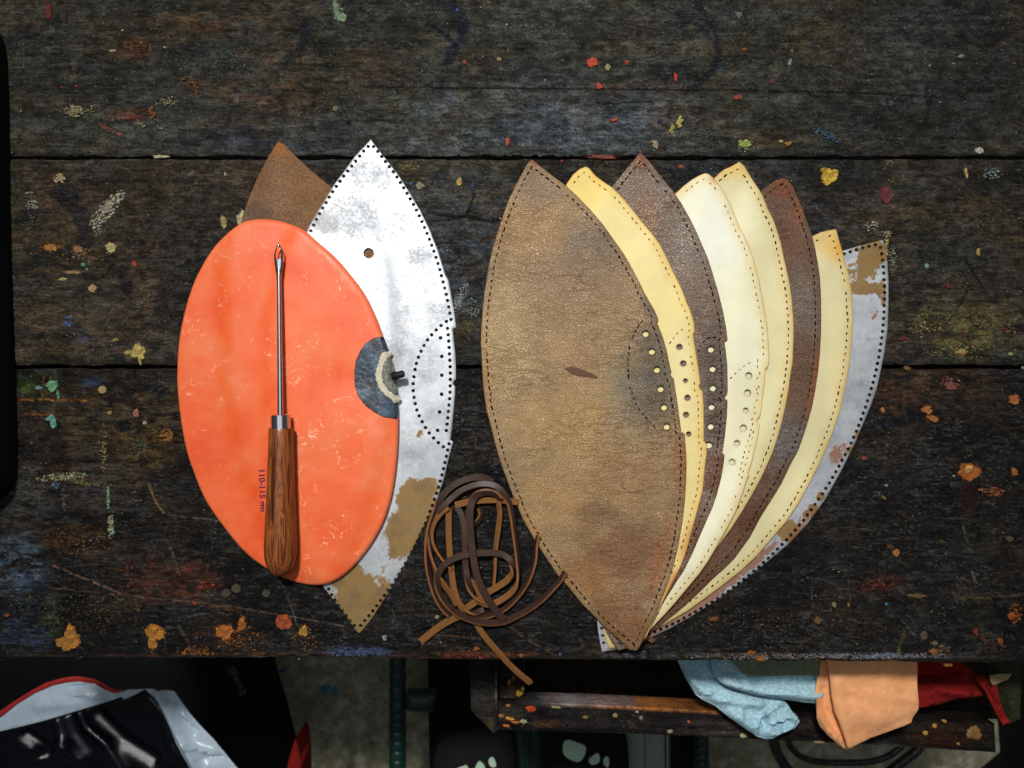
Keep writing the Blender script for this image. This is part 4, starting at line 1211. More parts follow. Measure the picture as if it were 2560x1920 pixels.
oF = [(1956.4, 444.6), (1945, 448), (1932.3, 455.5), (1906, 474.7), (1880, 520), (1860, 620), (1850, 760), (1840, 900), (1830, 1050), (1790, 1200), (1730, 1350), (1650, 1480), (1560, 1560), (1514, 1577), (1530, 1604), (1550, 1624), (1570, 1618),
      (1647, 1567), (1677, 1542.8), (1710, 1515.6), (1746, 1482.5), (1779.5, 1449), (1809.6, 1422), (1836.7, 1395), (1876, 1340.8), (1903, 1289.6), (1930, 1247), (1954, 1208), (1976.9, 1160), (1996.8, 1123.6), (2010.6, 1084.6), (2022, 1048),
      (2031, 1016), (2039, 974.7), (2046, 929), (2050.6, 883), (2053, 837), (2053.6, 795), (2053, 737.6), (2050.5, 694), (2045.7, 660), (2038.4, 619.4), (2029, 583), (2019, 554), (2007, 520.6), (1995, 494), (1983, 465), (1971, 449)]
oG = [(2089, 572.4), (2070, 576), (2053, 579.6), (2032.4, 589.3), (2010, 610), (1970, 700), (1950, 850), (1930, 1000), (1890, 1130), (1830, 1270), (1740, 1400), (1640, 1500), (1540, 1560), (1508, 1573), (1514, 1600), (1523, 1621), (1541, 1619.6), (1560, 1612),
      (1616.7, 1586.5), (1641, 1573), (1677, 1551.8), (1719, 1527.7), (1761.4, 1497.6), (1806.6, 1464), (1848.8, 1431), (1891, 1392), (1930, 1346.9), (1966, 1304.7), (1996.5, 1259.5), (2026.6, 1205), (2049.5, 1160), (2067.8, 1119),
      (2084, 1077.8), (2100, 1029.7), (2113.6, 970), (2124, 917.4), (2128.5, 871.6), (2133, 826), (2133.7, 795), (2130, 735), (2125, 694), (2113, 650.8), (2101, 609.8), (2093, 578)]
oH = [(2206, 599.6), (2149, 614.6), (2108, 626.6), (2070, 650), (2030, 740), (1990, 880), (1940, 1020), (1870, 1170), (1780, 1300), (1660, 1420), (1560, 1500), (1493, 1553), (1495, 1575), (1499, 1600), (1505, 1630), (1541, 1622.6),
      (1610.7, 1601.5), (1671, 1573), (1731, 1539.7), (1791.5, 1500.6), (1851.8, 1458), (1912, 1410), (1972.4, 1359), (2017.6, 1310.7), (2060, 1253), (2085, 1210), (2107, 1170), (2125, 1133), (2138.8, 1105), (2157, 1061.7), (2175.5, 1018),
      (2191.5, 974.7), (2203, 922), (2212, 876), (2219, 826), (2221, 780), (2221.7, 749.6), (2221.7, 701), (2219, 653), (2213, 617), (2209, 602)]


def slit_ring(path, step, length, width, zf, jitter=0.8, start=4, skip=0.03):
    """small punched slits along a pixel path"""
    out = []
    for (p, t) in walk(path, step, start):
        if rng.uniform() < skip:
            continue
        nrm = np.array([-t[1], t[0]])
        a = rng.normal(0, 0.13)
        t2 = t * math.cos(a) + nrm * math.sin(a)
        n2 = np.array([-t2[1], t2[0]])
        c = p + rng.normal(0, jitter, 2) * 0.6
        L, Wd = length * rng.uniform(.6, 1.2) / 2, width * rng.uniform(.7, 1.25) / 2
        q = [c + t2 * L, c + n2 * Wd, c - t2 * L, c - n2 * Wd]
        q = [c + t2 * L * .9 + n2 * Wd * .6, c - t2 * L * .9 + n2 * Wd * .6, c - t2 * L * .9 - n2 * Wd * .6, c + t2 * L * .9 - n2 * Wd * .6]
        out.append(q)
    return out


def inset_path(poly, d, closed=True):
    """points of poly moved inwards by d px, dropping those that come too close to the outline"""
    p = resample(np.array(poly, float), 6)
    area = 0.5 * np.sum(p[:, 0] * np.roll(p[:, 1], -1) - np.roll(p[:, 0], -1) * p[:, 1])
    k = 4
    tg = np.roll(p, -k, 0) - np.roll(p, k, 0)
    tg /= np.linalg.norm(tg, axis=1)[:, None] + 1e-9
    nr = np.stack([-tg[:, 1], tg[:, 0]], 1) * (1 if area > 0 else -1)
    q = p + nr * d
    dd = sdist(q, np.array(poly, float))
    q = q[dd > d * 0.86]
    return q


def clean_holes(holes, mind=0.0007):
    """drop holes that would touch another one"""
    keep = []
    cs = []
    for h in holes:
        c = np.mean(np.array(h), 0)
        r = np.linalg.norm(np.array(h) - c, axis=1).max()
        if all(np.linalg.norm(c - c2) > r + r2 + 0.0003 for c2, r2 in cs):
            keep.append(h)
            cs.append((c, r))
    return keep


GRP = "ball panels laid out in a fan on the bench"
panels = []        # (outline in metres, thickness)


def base_height(V2, lower):
    z = np.zeros(len(V2))
    for poly, th in lower:
        sd = sdist(V2, poly)
        z += (th + GAP) * smooth01(1 + sd / DROOP)
    return z


def panel(name, label, cat, group, outline, k, th, mat, colfn, holes_px=(), slits=True, slit_len=9, slit_w=5.0, inset=14, extra_slits=(), curl=0.0, spacing=0.0045, zn=None, hole_r=8.4, extra_attrs=None, skip=.03, step=16.8, slit_mat='slit'):
    zf = k * (TL + GAP) + TL * 0.8 if group == GRP else zn
    def lay(pts):
        """photo points -> where they rest on the layers below"""
        q = np.asarray([(p[0], p[1]) for p in pts], float)
        z = np.full(len(q), zf)
        for _ in range(5):
            f = ((H - z) / H * S)[:, None]
            P = (q - np.array([1280, 960])) * np.array([1, -1]) * f
            z = 0.5 * z + 0.5 * (base_height(P, panels) + th)
        return P

    def lay_all(qs):
        if not qs:
            return []
        P = lay(np.vstack([np.array(q) for q in qs]))
        return [P[4 * i:4 * i + 4] for i in range(len(qs))]
    out = lay(outline)
    holes = []
    if len(holes_px):
        hc = lay(holes_px)
        holes = [circle(c, (h[2] if len(h) > 2 else hole_r) * S * (H - zf) / H, 14) for c, h in zip(hc, holes_px)]
    sl = []
    if slits:
        ip = inset_path(outline, inset)
        # keep the path continuous: walk it from its first point
        sl += slit_ring(np.vstack([ip, ip[:1]]), step, slit_len, slit_w, zf, skip=skip)
        sl = lay_all(sl)
        # remove any slit lying too near the outline
        sl = [q for q in sl if sdist(np.mean(np.array(q), 0)[None, :], out)[0] > inset * S * 0.75]
    for es in extra_slits:
        sl += lay_all(slit_ring(catmull(es, 8), 14.5, slit_len, slit_w, zf))
    allh = clean_holes(holes + sl)
    holes = [h for h in allh if len(h) != 4]
    pits = [h for h in allh if len(h) == 4]
    lower = list(panels)
    round_c = np.array([np.mean(np.array(h), 0) for h in holes]) if holes else None
    round_r = np.array([np.linalg.norm(np.array(h[0]) - np.mean(np.array(h), 0)) for h in holes]) if holes else None

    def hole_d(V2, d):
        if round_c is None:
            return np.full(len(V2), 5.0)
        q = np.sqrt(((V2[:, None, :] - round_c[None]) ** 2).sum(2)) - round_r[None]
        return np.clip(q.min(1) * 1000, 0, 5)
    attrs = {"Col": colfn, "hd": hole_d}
    if extra_attrs:
        attrs.update(extra_attrs)

    def zb(V2, d):
        z = base_height(V2, lower) + 0.00005
        if curl:
            z = z + curl * (1 - smooth01(d / 0.012)) ** 2 * (0.3 + 1.4 * fbm(V2[:, 0] * 28, V2[:, 1] * 28, k, 2))
        return z

    def zt(V2, d):
        return zb(V2, d) + th - 0.0004 * (1 - smooth01(d / 0.0009))
    o = sheet(name, out, holes, zt, zb, [mat, M[slit_mat]], None, spacing, rim=0.0008, attrs=attrs, edge_step=0.0016, angle=50, pits=pits)
    panels.append((resample(out, 0.006), th))
    tag(o, label, cat, group)
    return o


def mask_fn(patches, seed=5, inv=False):
    def fn(V2, d):
        px = V2[:, 0] / S + 1280
        py = 960 - V2[:, 1] / S
        m = np.zeros(len(V2))
        for i, (cx, cy, rx, ry, rot, st) in enumerate(patches):
            a = math.radians(rot)
            dx, dy = px - cx, py - cy
            u = (dx * math.cos(a) + dy * math.sin(a)) / rx
            v = (-dx * math.sin(a) + dy * math.cos(a)) / ry
            m = np.maximum(m, smooth01(1.5 - np.sqrt(u * u + v * v)) * st)
        return m
    return fn


white = soft_patches((255, 255, 255), [])

# bottom of the fan: the metal template
H_path = [(2109.5, 635), (2124.5, 630), (2140, 625.5), (2157, 620.4), (2173.5, 615.8), (2190, 612), (2198, 613.5), (2202, 620.6), (2204.8, 637.5), (2206.7, 654), (2208.7, 671), (2210.8, 705), (2212, 737.6), (2209.8, 787), (2207.5, 821), (2203, 854),
          (2198, 888), (2191.5, 921), (2183.5, 954), (2174.8, 985), (2164, 1017), (2152.6, 1049), (2140, 1081), (2126, 1112), (2111, 1141), (2094, 1172), (2074, 1207), (2051, 1242), (2032.6, 1268.5), (2013, 1295.6), (1991.7, 1321.5), (1969, 1347),
          (1944, 1372.5), (1920.5, 1396.6), (1895.5, 1419), (1869, 1441), (1842.8, 1461.4), (1815.6, 1482.5), (1787, 1501.5), (1758, 1519), (1728, 1536), (1698, 1552.7), (1666.5, 1567), (1635, 1581), (1600, 1592), (1560, 1603), (1520, 1613)]
hh = [(*p, 4.6) for p, t in walk(np.array(H_path), 16.2, 1)] + [(1504, 1571, 3.9), (1506.5, 1589, 3.9), (1509, 1607, 3.9)]
panel("metal_template", "white galvanised metal template with punched rim, bottom of the fan at its right end", "template", GRP, oH, 0, 1.0e-3, M['plate'], white, hh, slits=False, zn=0.0008,
      extra_attrs={"stain": mask_fn([(2180, 640, 34, 40, 0, .95), (2165, 665, 30, 34, 0, .9), (2160, 720, 46, 18, 0, 1.0), (2140, 690, 30, 40, 0, .62), (2205, 730, 10, 40, 0, .7), (2150, 620, 50, 14, 0, .45), (2030, 1275, 22, 18, 40, .8),
                                              (1968, 1325, 34, 28, 40, 1.0), (2050, 1240, 12, 12, 0, .9), (2000, 1350, 50, 8, -45, .8), (2130, 1110, 8, 60, 25, .5), (1700, 1550, 90, 8, -30, .3)], 5),
                   "rust": mask_fn([(2085, 1135, 14, 28, 15, .8), (2000, 1310, 60, 16, -52, .62), (1890, 1400, 90, 12, -42, .85), (1760, 1500, 140, 14, -35, .9), (2100, 1130, 22, 40, 20, .6), (1620, 1585, 80, 10, -25, .8), (2185, 790, 6, 12, 20, .9),
                                            (2172, 755, 5, 5, 0, .7)], 6),
                   "grime": mask_fn([(2150, 640, 60, 50, 0, .55), (2152, 958, 16, 14, 0, .95), (2180, 848, 18, 10, 10, .85), (2180, 785, 8, 12, 0, .8), (2120, 1060, 40, 30, 0, .4), (2150, 900, 60, 120, 0, .22), (2040, 1220, 60, 60, 0, .42), (2200, 700, 30, 120, 0, .2),
                                             (1560, 1590, 80, 60, 0, .6)], 7)})

YC = (218, 203, 148)


def cream_fn(extra, base=YC):
    f = soft_patches(base, extra, .2, 11)
    return lambda V2, d: f(V2, d) * np.array([0.80, 0.85, 0.96])


panel("leather_cutout", "narrow yellow leather strip at the right end of the fan, on the metal template", "leather panel", GRP, oG, 1, TL, M['cream'],
      cream_fn([(2090, 620, 60, 50, 0, (222, 170, 74), .9), (2085, 900, 30, 200, 0, (236, 216, 152), .7), (1980, 1250, 50, 120, 25, (240, 222, 164), .8)]), zn=0.002, slit_len=9, slit_w=5.2, inset=15)
panel("leather_cutout", "dark brown leather panel with rough grain, second from the right end of the fan", "leather panel", GRP, oF, 2, TL, M['leatherF'],
      soft_patches((108, 80, 62), [(1960, 470, 40, 34, 0, (120, 70, 42), .9), (1960, 600, 60, 70, 0, (112, 76, 58), .7), (2000, 760, 50, 100, 0, (118, 102, 88), .8), (2030, 960, 14, 120, 10, (150, 84, 46), .7), (1960, 1100, 60, 80, 20, (112, 104, 98), .8),
                                   (1860, 1300, 90, 60, -40, (98, 62, 40), .9), (1720, 1470, 120, 60, -40, (102, 64, 38), .9), (2000, 520, 20, 60, 20, (150, 84, 46), .6)]), slit_len=11, slit_w=5.6, zn=0.0042, inset=15)
panel("leather_cutout", "pale yellow leather panel with crisp black slits, fourth from the right end", "leather panel", GRP, oE, 3, TL, M['cream'],
      cream_fn([(1860, 560, 60, 90, 0, (238, 226, 176), .7), (1950, 850, 24, 220, 0, (232, 210, 146), .5), (1840, 430, 50, 24, 0, (224, 190, 100), .7)]), zn=0.0060, slit_len=9.5, slit_w=5.6)
panel("leather_cutout", "palest cream leather panel with six round holes", "leather panel", GRP, oD, 4, TL, M['cream'],
      cream_fn([(1780, 600, 90, 160, 0, (238, 232, 204), .9), (1850, 850, 60, 120, 0, (234, 226, 186), .7), (1860, 1010, 50, 110, 0, (222, 212, 168), .8), (1780, 1300, 60, 180, 25, (236, 226, 188), .8), (1790, 450, 30, 16, 0, (206, 156, 66), .7)], (232, 222, 176)),
      [(1872, 939), (1869, 982), (1864.6, 1025.6, 6.5), (1858.5, 1070), (1842.4, 1108, 7.6), (1830.5, 1155, 7.6)], zn=0.0078, slit_len=7.5, slit_w=4.2, skip=.2, slit_mat='slit_brown',
      extra_slits=[[(1894.6, 898), (1893, 950), (1889.6, 998), (1883, 1050), (1872, 1095), (1860, 1134), (1848, 1190)], [(1876, 905), (1852, 922), (1826, 946)]])
panel("leather_cutout", "grey-brown pebbled leather panel with pointed tip, between two yellow panels of the fan", "leather panel", GRP, oC, 5, TL, M['leatherC'],
      soft_patches((120, 98, 80), [(1600, 400, 30, 40, 0, (120, 70, 40), .9), (1640, 490, 70, 60, 0, (122, 102, 88), .8), (1620, 530, 30, 60, 0, (140, 92, 58), .5), (1720, 620, 70, 90, 0, (128, 114, 100), .7), (1750, 740, 60, 60, 0, (112, 92, 76), .6),
                                   (1785, 960, 46, 190, 0, (78, 64, 54), .95), (1790, 1180, 40, 70, 0, (104, 62, 38), .95), (1740, 1350, 60, 90, 0, (98, 60, 34), .95), (1680, 1470, 60, 70, 0, (92, 54, 30), .95)], .25, 5),
      [(1777.8, 873), (1782, 921.6), (1782.8, 970), (1779.5, 1017), (1777.5, 1065.8), (1773, 1113)], zn=0.0098, slit_len=11.5, slit_w=5.8, inset=15,
      extra_slits=[[(1790, 842), (1766, 848), (1752, 864), (1745, 885)], [(1808, 900), (1808, 960)], [(1800, 1020), (1796, 1100)]])
panel("leather_cutout", "yellow leather panel with a row of dark holes, right beside the top brown panel", "leather panel", GRP, oB, 6, TL, M['cream'],
      cream_fn([(1470, 470, 60, 60, 0, (232, 200, 104), .9), (1590, 620, 90, 120, 0, (234, 212, 142), .6), (1700, 950, 60, 160, 0, (230, 210, 146), .8), (1715, 1350, 26, 60, 15, (196, 128, 52), .75), (1680, 1460, 30, 50, 20, (190, 112, 44), .95), (1640, 1540, 20, 50, 25, (186, 110, 46), .95)], (230, 206, 132)),
      [(1698.8, 867.5, 7.8), (1708.5, 908.6, 7.8), (1713.8, 951.6, 5.8), (1719, 994.5, 7.8), (1715.4, 1037, 7.5), (1722, 1085, 6.5)], zn=0.0118, slit_len=7.5, slit_w=4.6, skip=.18, slit_mat='slit_brown',
      extra_slits=[[(1708, 822), (1694, 833), (1683, 846), (1672, 862)]])
def cool(f):
    return lambda V2, d: f(V2, d) * np.array([0.70, 0.78, 0.85])


pA = panel("leather_cutout", "tan pebbled leather panel lying uppermost, fully visible, with slits all round", "leather panel", GRP, oA, 7, TL, M['leatherA'],
           cool(soft_patches((146, 116, 80), [(1340, 480, 60, 70, 0, (122, 98, 76), .8), (1330, 580, 110, 100, 0, (160, 120, 74), .6), (1480, 620, 90, 110, 30, (112, 94, 74), .8), (1420, 700, 160, 80, 0, (132, 104, 74), .7), (1260, 860, 80, 160, 0, (168, 138, 94), .85),
                                         (1440, 860, 130, 110, 0, (152, 118, 78), .6), (1420, 1060, 170, 110, 0, (166, 128, 76), .8), (1560, 980, 60, 130, 0, (128, 112, 84), .8), (1630, 950, 72, 150, 0, (88, 80, 66), .95), (1640, 760, 46, 60, 0, (96, 84, 68), .9),
                                         (1700, 1160, 30, 130, 0, (148, 92, 50), .8), (1560, 1200, 120, 90, 0, (146, 108, 66), .7), (1380, 1260, 120, 90, 0, (160, 120, 72), .8), (1560, 1380, 130, 110, 0, (120, 80, 46), .9), (1460, 1440, 90, 60, 30, (150, 98, 50), .7),
                                         (1550, 1540, 80, 70, 0, (122, 76, 40), .9), (1216, 1000, 12, 180, 0, (168, 112, 62), .55), (1310, 1290, 14, 120, -35, (170, 116, 64), .5), (1640, 1400, 20, 170, 15, (140, 82, 42), .7), (1330, 405, 20, 16, 0, (140, 84, 46), .8),
                                         (1500, 1280, 60, 30, 0, (106, 76, 48), .6), (1430, 930, 60, 40, 0, (150, 112, 70), .4)], .3, 4)),
           [(1614.5, 834), (1630, 878.6), (1642.8, 924), (1652, 972), (1660.5, 1018), (1667, 1066.6)], zn=0.0138, slit_len=11.5, slit_w=6.0, inset=14, spacing=0.0042,
           extra_slits=[[(1607.6, 801), (1597, 813.5), (1581.8, 844), (1572.6, 877), (1570.7, 906), (1572, 944), (1578, 978.5), (1592, 1012), (1609.5, 1036.7), (1636, 1067)], [(1640, 835), (1655, 880), (1668, 930), (1676, 980), (1684, 1040)]])
fan_stack = list(panels)
# dark mark on the top panel
stain_px = [(1414, 920), (1433, 914), (1452, 919), (1469, 926), (1484, 932), (1498, 939.6), (1497, 947), (1474, 942), (1458, 941), (1443, 938.4), (1429, 932), (1421, 926)]
zA = 8 * (TL + GAP) - 0.5e-3
zz = base_height(wpts(stain_px, 0.014), fan_stack[:-1])


def patch_on(name, pts_px, zfun, th, mat, parent, zn, spacing=0.002, attrs=None, round_=0.0001):
    out = wpts(pts_px, zn)
    return sheet(name, out, [], lambda V, d: zfun(V) + th - round_ * (1 - smooth01(d / 0.0006)), lambda V, d: zfun(V) - 0.0001, [mat], parent, spacing, rim=0.0005, attrs=attrs, edge_step=0.0012)


M['stain'] = mat_simple("dark_brown_stain", (84, 58, 40), 0.6, spec=0.2, var=0.35, scale=900)
o = patch_on("dark_mark", stain_px, lambda V: base_height(V, fan_stack[:-1]) + TL + 0.00025, 0.0001, M['stain'], pA, 0.0215)
o['label'] = "dark brown scuff mark"

# ------------------------------------------------------------------ left group: brown leather, metal template, orange bladder
panels.clear()
oL = [(695.4, 353), (685, 368), (665, 401), (641, 449.5), (622, 493), (605, 543.5), (592, 600), (585, 700), (590, 900), (620, 1100), (680, 1280), (760, 1400), (820, 1430), (880, 1300), (930, 1150), (955, 1000), (962, 850), (955, 720), (940, 640), (905, 560), (870, 510), (828, 466.4), (800, 444.7), (771.3, 420.6), (737.6, 389), (712, 362)]
brownL = panel("leather_cutout", "plain brown suede leather piece whose tip shows above the orange bladder", "leather panel", "ball panels under the orange bladder", oL, 0, TL, M['leatherL'],
               soft_patches((124, 90, 62), [(700, 370, 30, 30, 0, (150, 94, 50), .9), (660, 470, 24, 60, 20, (112, 72, 46), .7), (720, 480, 80, 60, 0, (136, 100, 72), .8), (640, 540, 60, 30, 0, (92, 74, 60), .8), (770, 480, 60, 60, 0, (126, 86, 50), .7)], .3, 8), slits=False, zn=0.0008)
oM = [(926.6, 348.5), (886, 391.5), (845, 447), (808.7, 505), (783.8, 546.8), (764, 582.8), (735, 650), (712, 740), (700, 860), (700, 1000), (712, 1130), (735, 1260), (770, 1380), (810, 1470), (856, 1528), (891, 1578), (896, 1583), (903, 1579),
      (926, 1551), (972, 1481), (1018, 1400), (1055, 1325), (1088, 1261), (1111, 1192), (1123, 1140), (1132.5, 1106), (1131, 1103), (1125.5, 1100), (1129, 1073.7), (1132.7, 1037.6), (1137, 989), (1137.6, 966.4), (1133, 962), (1132, 957), (1135, 952), (1139.5, 948),
      (1139.5, 917), (1137.6, 880.8), (1134, 849.5), (1131.5, 821.8), (1139, 819.5), (1140.4, 817), (1137.6, 796.4), (1130, 748), (1120.7, 700), (1113.7, 688), (1094, 624.4), (1075, 577), (1052.7, 530), (1025, 483), (997, 438.6), (964, 397)]
M_right = [(933.7, 366.5), (945.5, 380), (965, 405.5), (984, 430), (1002.6, 459), (1019, 486.7), (1035.5, 515), (1050.6, 544.5), (1064, 574.7), (1076.5, 605), (1087.5, 635.5), (1097.7, 667), (1106.5, 699.5), (1114.6, 732), (1121.5, 764), (1127.4, 795.7), (1129, 811.6)]
M_mid = [(1118.8, 821), (1120.7, 837.4), (1123, 870.5), (1125.5, 920), (1126, 936), (1125.5, 969), (1125, 986), (1121.9, 1019), (1118.8, 1052), (1114.7, 1084.6)]
M_low = [(1122.7, 1109.5), (1118.5, 1126.6), (1115.5, 1143), (1111.7, 1159), (1103.7, 1192), (1094.4, 1224), (1080, 1267), (1066, 1303.6), (1044.7, 1350.7), (1021.3, 1395.8), (994.6, 1440.7), (965, 1484), (922.7, 1539.6), (901, 1564)]
M_left = [(920.7, 366.5), (909, 378.7), (898, 391.5), (878, 417), (857.8, 442.5), (839, 469), (821, 497), (803.7, 526), (788.8, 554), (774, 584)]
M_ll = [(886, 1564), (873.8, 1550.7), (852.5, 1522.7), (833, 1494), (818, 1466)]
M_cres = [(1116, 803.7), (1102.6, 813.8), (1090.5, 825), (1079, 837), (1069, 849.5), (1060, 864), (1052.7, 878.4), (1046, 893), (1041, 908.6), (1037.7, 924), (1034.6, 942), (1032.7, 959), (1033, 976.6), (1035, 993.4), (1038, 1009), (1042, 1025), (1048, 1039.5), (1055.6, 1054.4),
          (1063.8, 1069), (1073, 1082.4), (1084, 1095), (1096, 1106.8), (1108.5, 1117)]
M_lace = [(1101.4, 844.7), (1104.3, 891), (1104.5, 938), (1104, 985.5), (1099, 1030), (1094, 1076)]
mh = [(*p, 4.5) for q in (M_right, M_mid, M_low, M_left, M_ll) for p, t in walk(np.array(q), 16.0, 0)] + [(*p, 4.5) for p in M_cres] + [(*p, 4.8) for p in M_lace] + [(922, 633, 13.5)]
plateM = panel("metal_template", "white galvanised metal template with yellow-stained lower half under the orange bladder", "template", "ball panels under the orange bladder", oM, 1, 1.0e-3, M['plate'], white, mh, slits=False, zn=0.0022,
               extra_attrs={"stain": mask_fn([(1040, 1250, 46, 52, 0, 1.1), (1010, 1330, 44, 60, 10, 1.1), (1075, 1215, 26, 26, 0, .85), (1060, 1310, 34, 44, 20, .9), (900, 1500, 60, 70, 0, 1.1), (880, 1540, 50, 60, 0, 1.1), (870, 1450, 40, 50, 0, .95), (1000, 1380, 26, 22, 0, .8),
                                                       (960, 1420, 60, 12, -50, .42), (1050, 1084, 14, 12, 0, .62), (1030, 1330, 60, 14, -62, .7), (950, 1480, 40, 30, -50, .7)], 5),
                            "rust": mask_fn([(1010, 1255, 12, 12, 0, .3)], 6),
                            "grime": mask_fn([(930, 440, 70, 50, 0, .52), (880, 540, 90, 60, 0, .55), (820, 560, 40, 30, 0, .8), (980, 560, 70, 50, 0, .42), (1050, 640, 40, 30, 0, .55), (990, 880, 36, 40, 0, .55), (1060, 900, 50, 60, 0, .36), (1010, 800, 20, 60, 10, .45), (1060, 940, 24, 16, 30, .6),
                                              (1100, 780, 40, 30, 0, .45), (1120, 780, 20, 20, 0, .5), (1090, 1040, 40, 40, 0, .42), (1030, 1130, 60, 60, 0, .38), (975, 1380, 40, 60, 0, .45), (940, 1470, 60, 60, 0, .3), (1030, 700, 100, 200, 0, .18)], 7)})

oO = [(650.8, 547), (627, 549.5), (605, 555.6), (568.8, 579.7), (535, 611), (511, 644.8), (494, 676), (483, 698), (465, 748), (450.6, 806), (442, 856.7), (438.6, 905), (438, 953), (441, 1001), (447, 1049.6), (454, 1093), (464, 1136), (477, 1175), (504, 1242.5), (538, 1296.5),
      (581.8, 1354), (612, 1386), (642.5, 1411), (693, 1441.7), (737, 1458.6), (777.6, 1465), (818, 1460), (855, 1441.7), (889, 1411), (926, 1364), (956.5, 1310), (976.7, 1249), (987, 1192), (993.6, 1124), (996, 1057), (995, 1030), (993, 1000), (988, 960), (980, 915),
      (968.8, 869), (956.7, 837), (940, 791.6), (915.7, 741), (887, 700), (839, 644), (797.6, 607.8), (761.7, 577), (725.5, 560), (689, 550)]
lowerO = list(panels)
TO = 0.0050
ZO = 0.0065
outO = catmull(wpts(oO, ZO), 3, True)


def bladder_base(V2):
    return base_height(V2, lowerO)


def bladder_top(V2, d=None):
    if d is None:
        d = np.maximum(sdist(V2, outO), 0)
    b = bladder_base(V2)
    q = np.clip(d / 0.0034, 0, 1)
    und = (fbm(V2[:, 0] * 16 + 3, V2[:, 1] * 16, 21, 3) - 0.5) * 0.0030
    return b + 0.0024 + (TO - 0.0024) * np.sqrt(np.clip(1 - (1 - q) ** 2, 0, 1)) + und * smooth01(d / 0.02)


bladder = thing("ball_bladder", "flat oval orange rubber ball bladder with black valve patch, under the awl", "bladder", (W(700, 1000)[0], W(700, 1000)[1], 0.0))
sheet("body", outO, [], lambda V, d: bladder_top(V, d), lambda V, d: bladder_base(V) + 0.0001 + 0.0020 * (1 - np.clip(d / 0.007, 0, 1)) ** 2, [M['orange']], bladder, 0.0042, rim=0.003, edge_step=0.002, angle=60)
# black valve patch
patch_px = [(958, 841), (935, 845), (915, 858), (900, 878), (889, 905), (885.5, 936), (887, 965), (895, 990), (912, 1012), (935, 1030), (960, 1043), (992, 1048), (994, 1030), (992, 1000), (987, 960), (979, 915), (968, 869)]


def on_bl(extra):
    return lambda V: bladder_top(V) + extra


patch_on("valve_patch", patch_px, on_bl(0.0), 0.0011, M['black_rubber'], bladder, ZO + .003, round_=0.0006)
ring_px = [(978, 878.4), (966, 879), (957, 883), (949, 896), (944.7, 912), (940, 926), (939.5, 941), (941, 953), (944.7, 963), (953, 977), (964, 989), (975, 998), (985.7, 1006), (996, 1005), (1001, 1000), (996, 992), (984, 986), (973.6, 977), (964, 967), (959, 955.6), (956, 943), (956.7, 929), (959, 916), (964, 905), (970, 897), (976, 890.5)]
ring_fray = []
rp = resample(np.array(ring_px), 2.5)
ringN = rp + (np.column_stack([vnoise(np.arange(len(rp)) * .9, np.zeros(len(rp)), 3), vnoise(np.arange(len(rp)) * .9, np.ones(len(rp)) * 9, 4)]) - .5) * 4.2
patch_on("canvas_ring", [tuple(q) for q in ringN], on_bl(0.0009), 0.0012, M['canvas'], bladder, ZO + .004, round_=0.0005)
patch_on("inner_disc", [(975, 892), (969, 900), (963, 910), (958, 924), (957.5, 941), (960, 954), (966, 966), (975, 976), (986, 984), (993, 988), (989, 962), (984, 925), (979, 903)], on_bl(0.0008), 0.0009, M['inner_rubber'], bladder, ZO + .004)


def lathe(name, p0, p1, prof, mat, parent, n=28, squash=1.0):
    """surface of revolution about p0->p1; prof: (t 0..1, radius)"""
    p0, p1 = np.array(p0, float), np.array(p1, float)
    ax = p1 - p0
    L = np.linalg.norm(ax)
    ax /= L
    up = np.array([0, 0, 1.0]) if abs(ax[2]) < .9 else np.array([1.0, 0, 0])
    u = np.cross(ax, up)
    u /= np.linalg.norm(u)
    v = np.cross(u, ax)
    V, F = [], []
    for (t, r) in prof:
        for k in range(n):
            a = 2 * math.pi * k / n
            V.append(p0 + ax * L * t + u * r * math.cos(a) + v * r * math.sin(a) * squash)
    m = len(prof)
    for i in range(m - 1):
        for k in range(n):
            j = (k + 1) % n
            F.append((i * n + k, (i + 1) * n + k, (i + 1) * n + j, i * n + j))
    F.append(tuple(range(n)))
    F.append(tuple((m - 1) * n + k for k in reversed(range(n))))
    return mesh_from(name, V, F, [mat], parent, True, 45)


vz = 0.0135
q0, q1 = W(981, 941, vz), W(1010, 934, vz)
lathe("valve_stem", (*q0, vz - .001), (*q1, vz + .001), [(0, .0030), (.06, .0033), (.3, .0032), (.34, .0027), (.9, .0027), (1, .0022)], M['black_matte'], bladder, 20)
# chalk-marked number
cu = bpy.data.curves.new("txt", 'FONT')
cu.body = "110-115 gm"
cu.size = 1
cu.align_x = 'CENTER'
cu.align_y = 'CENTER'
cu.offset = 0.03
to = bpy.data.objects.new("txt", cu)
COL.objects.link(to)
bpy.context.view_layer.update()
dg = bpy.context.evaluated_depsgraph_get()
tm = bpy.data.meshes.new_from_object(to.evaluated_get(dg))
TV = np.array([v.co[:] for v in tm.vertices])
TF = [tuple(p.vertices) for p in tm.polygons]
bpy.data.objects.remove(to)


def place_text(name, V, F, px, py, z, rot_deg, length_px, mat, parent, zfun=None, height_px=None):
    f = (H - z) / H * S
    w = V[:, 0].max() - V[:, 0].min()
    s = length_px * f / w
    sy = s if height_px is None else height_px * f / (V[:, 1].max() - V[:, 1].min())
    x = (V[:, 0] - (V[:, 0].max() + V[:, 0].min()) / 2) * s
    y = (V[:, 1] - (V[:, 1].max() + V[:, 1].min()) / 2) * sy
    a = math.radians(rot_deg)
    c = W(px, py, z)
    X = c[0] + x * math.cos(a) - y * math.sin(a)
    Y = c[1] + x * math.sin(a) + y * math.cos(a)
    P2 = np.column_stack([X, Y])
    Z = zfun(P2) if zfun else np.full(len(X), z)
    return mesh_from(name, np.column_stack([P2, Z]), F, [mat], parent, False)


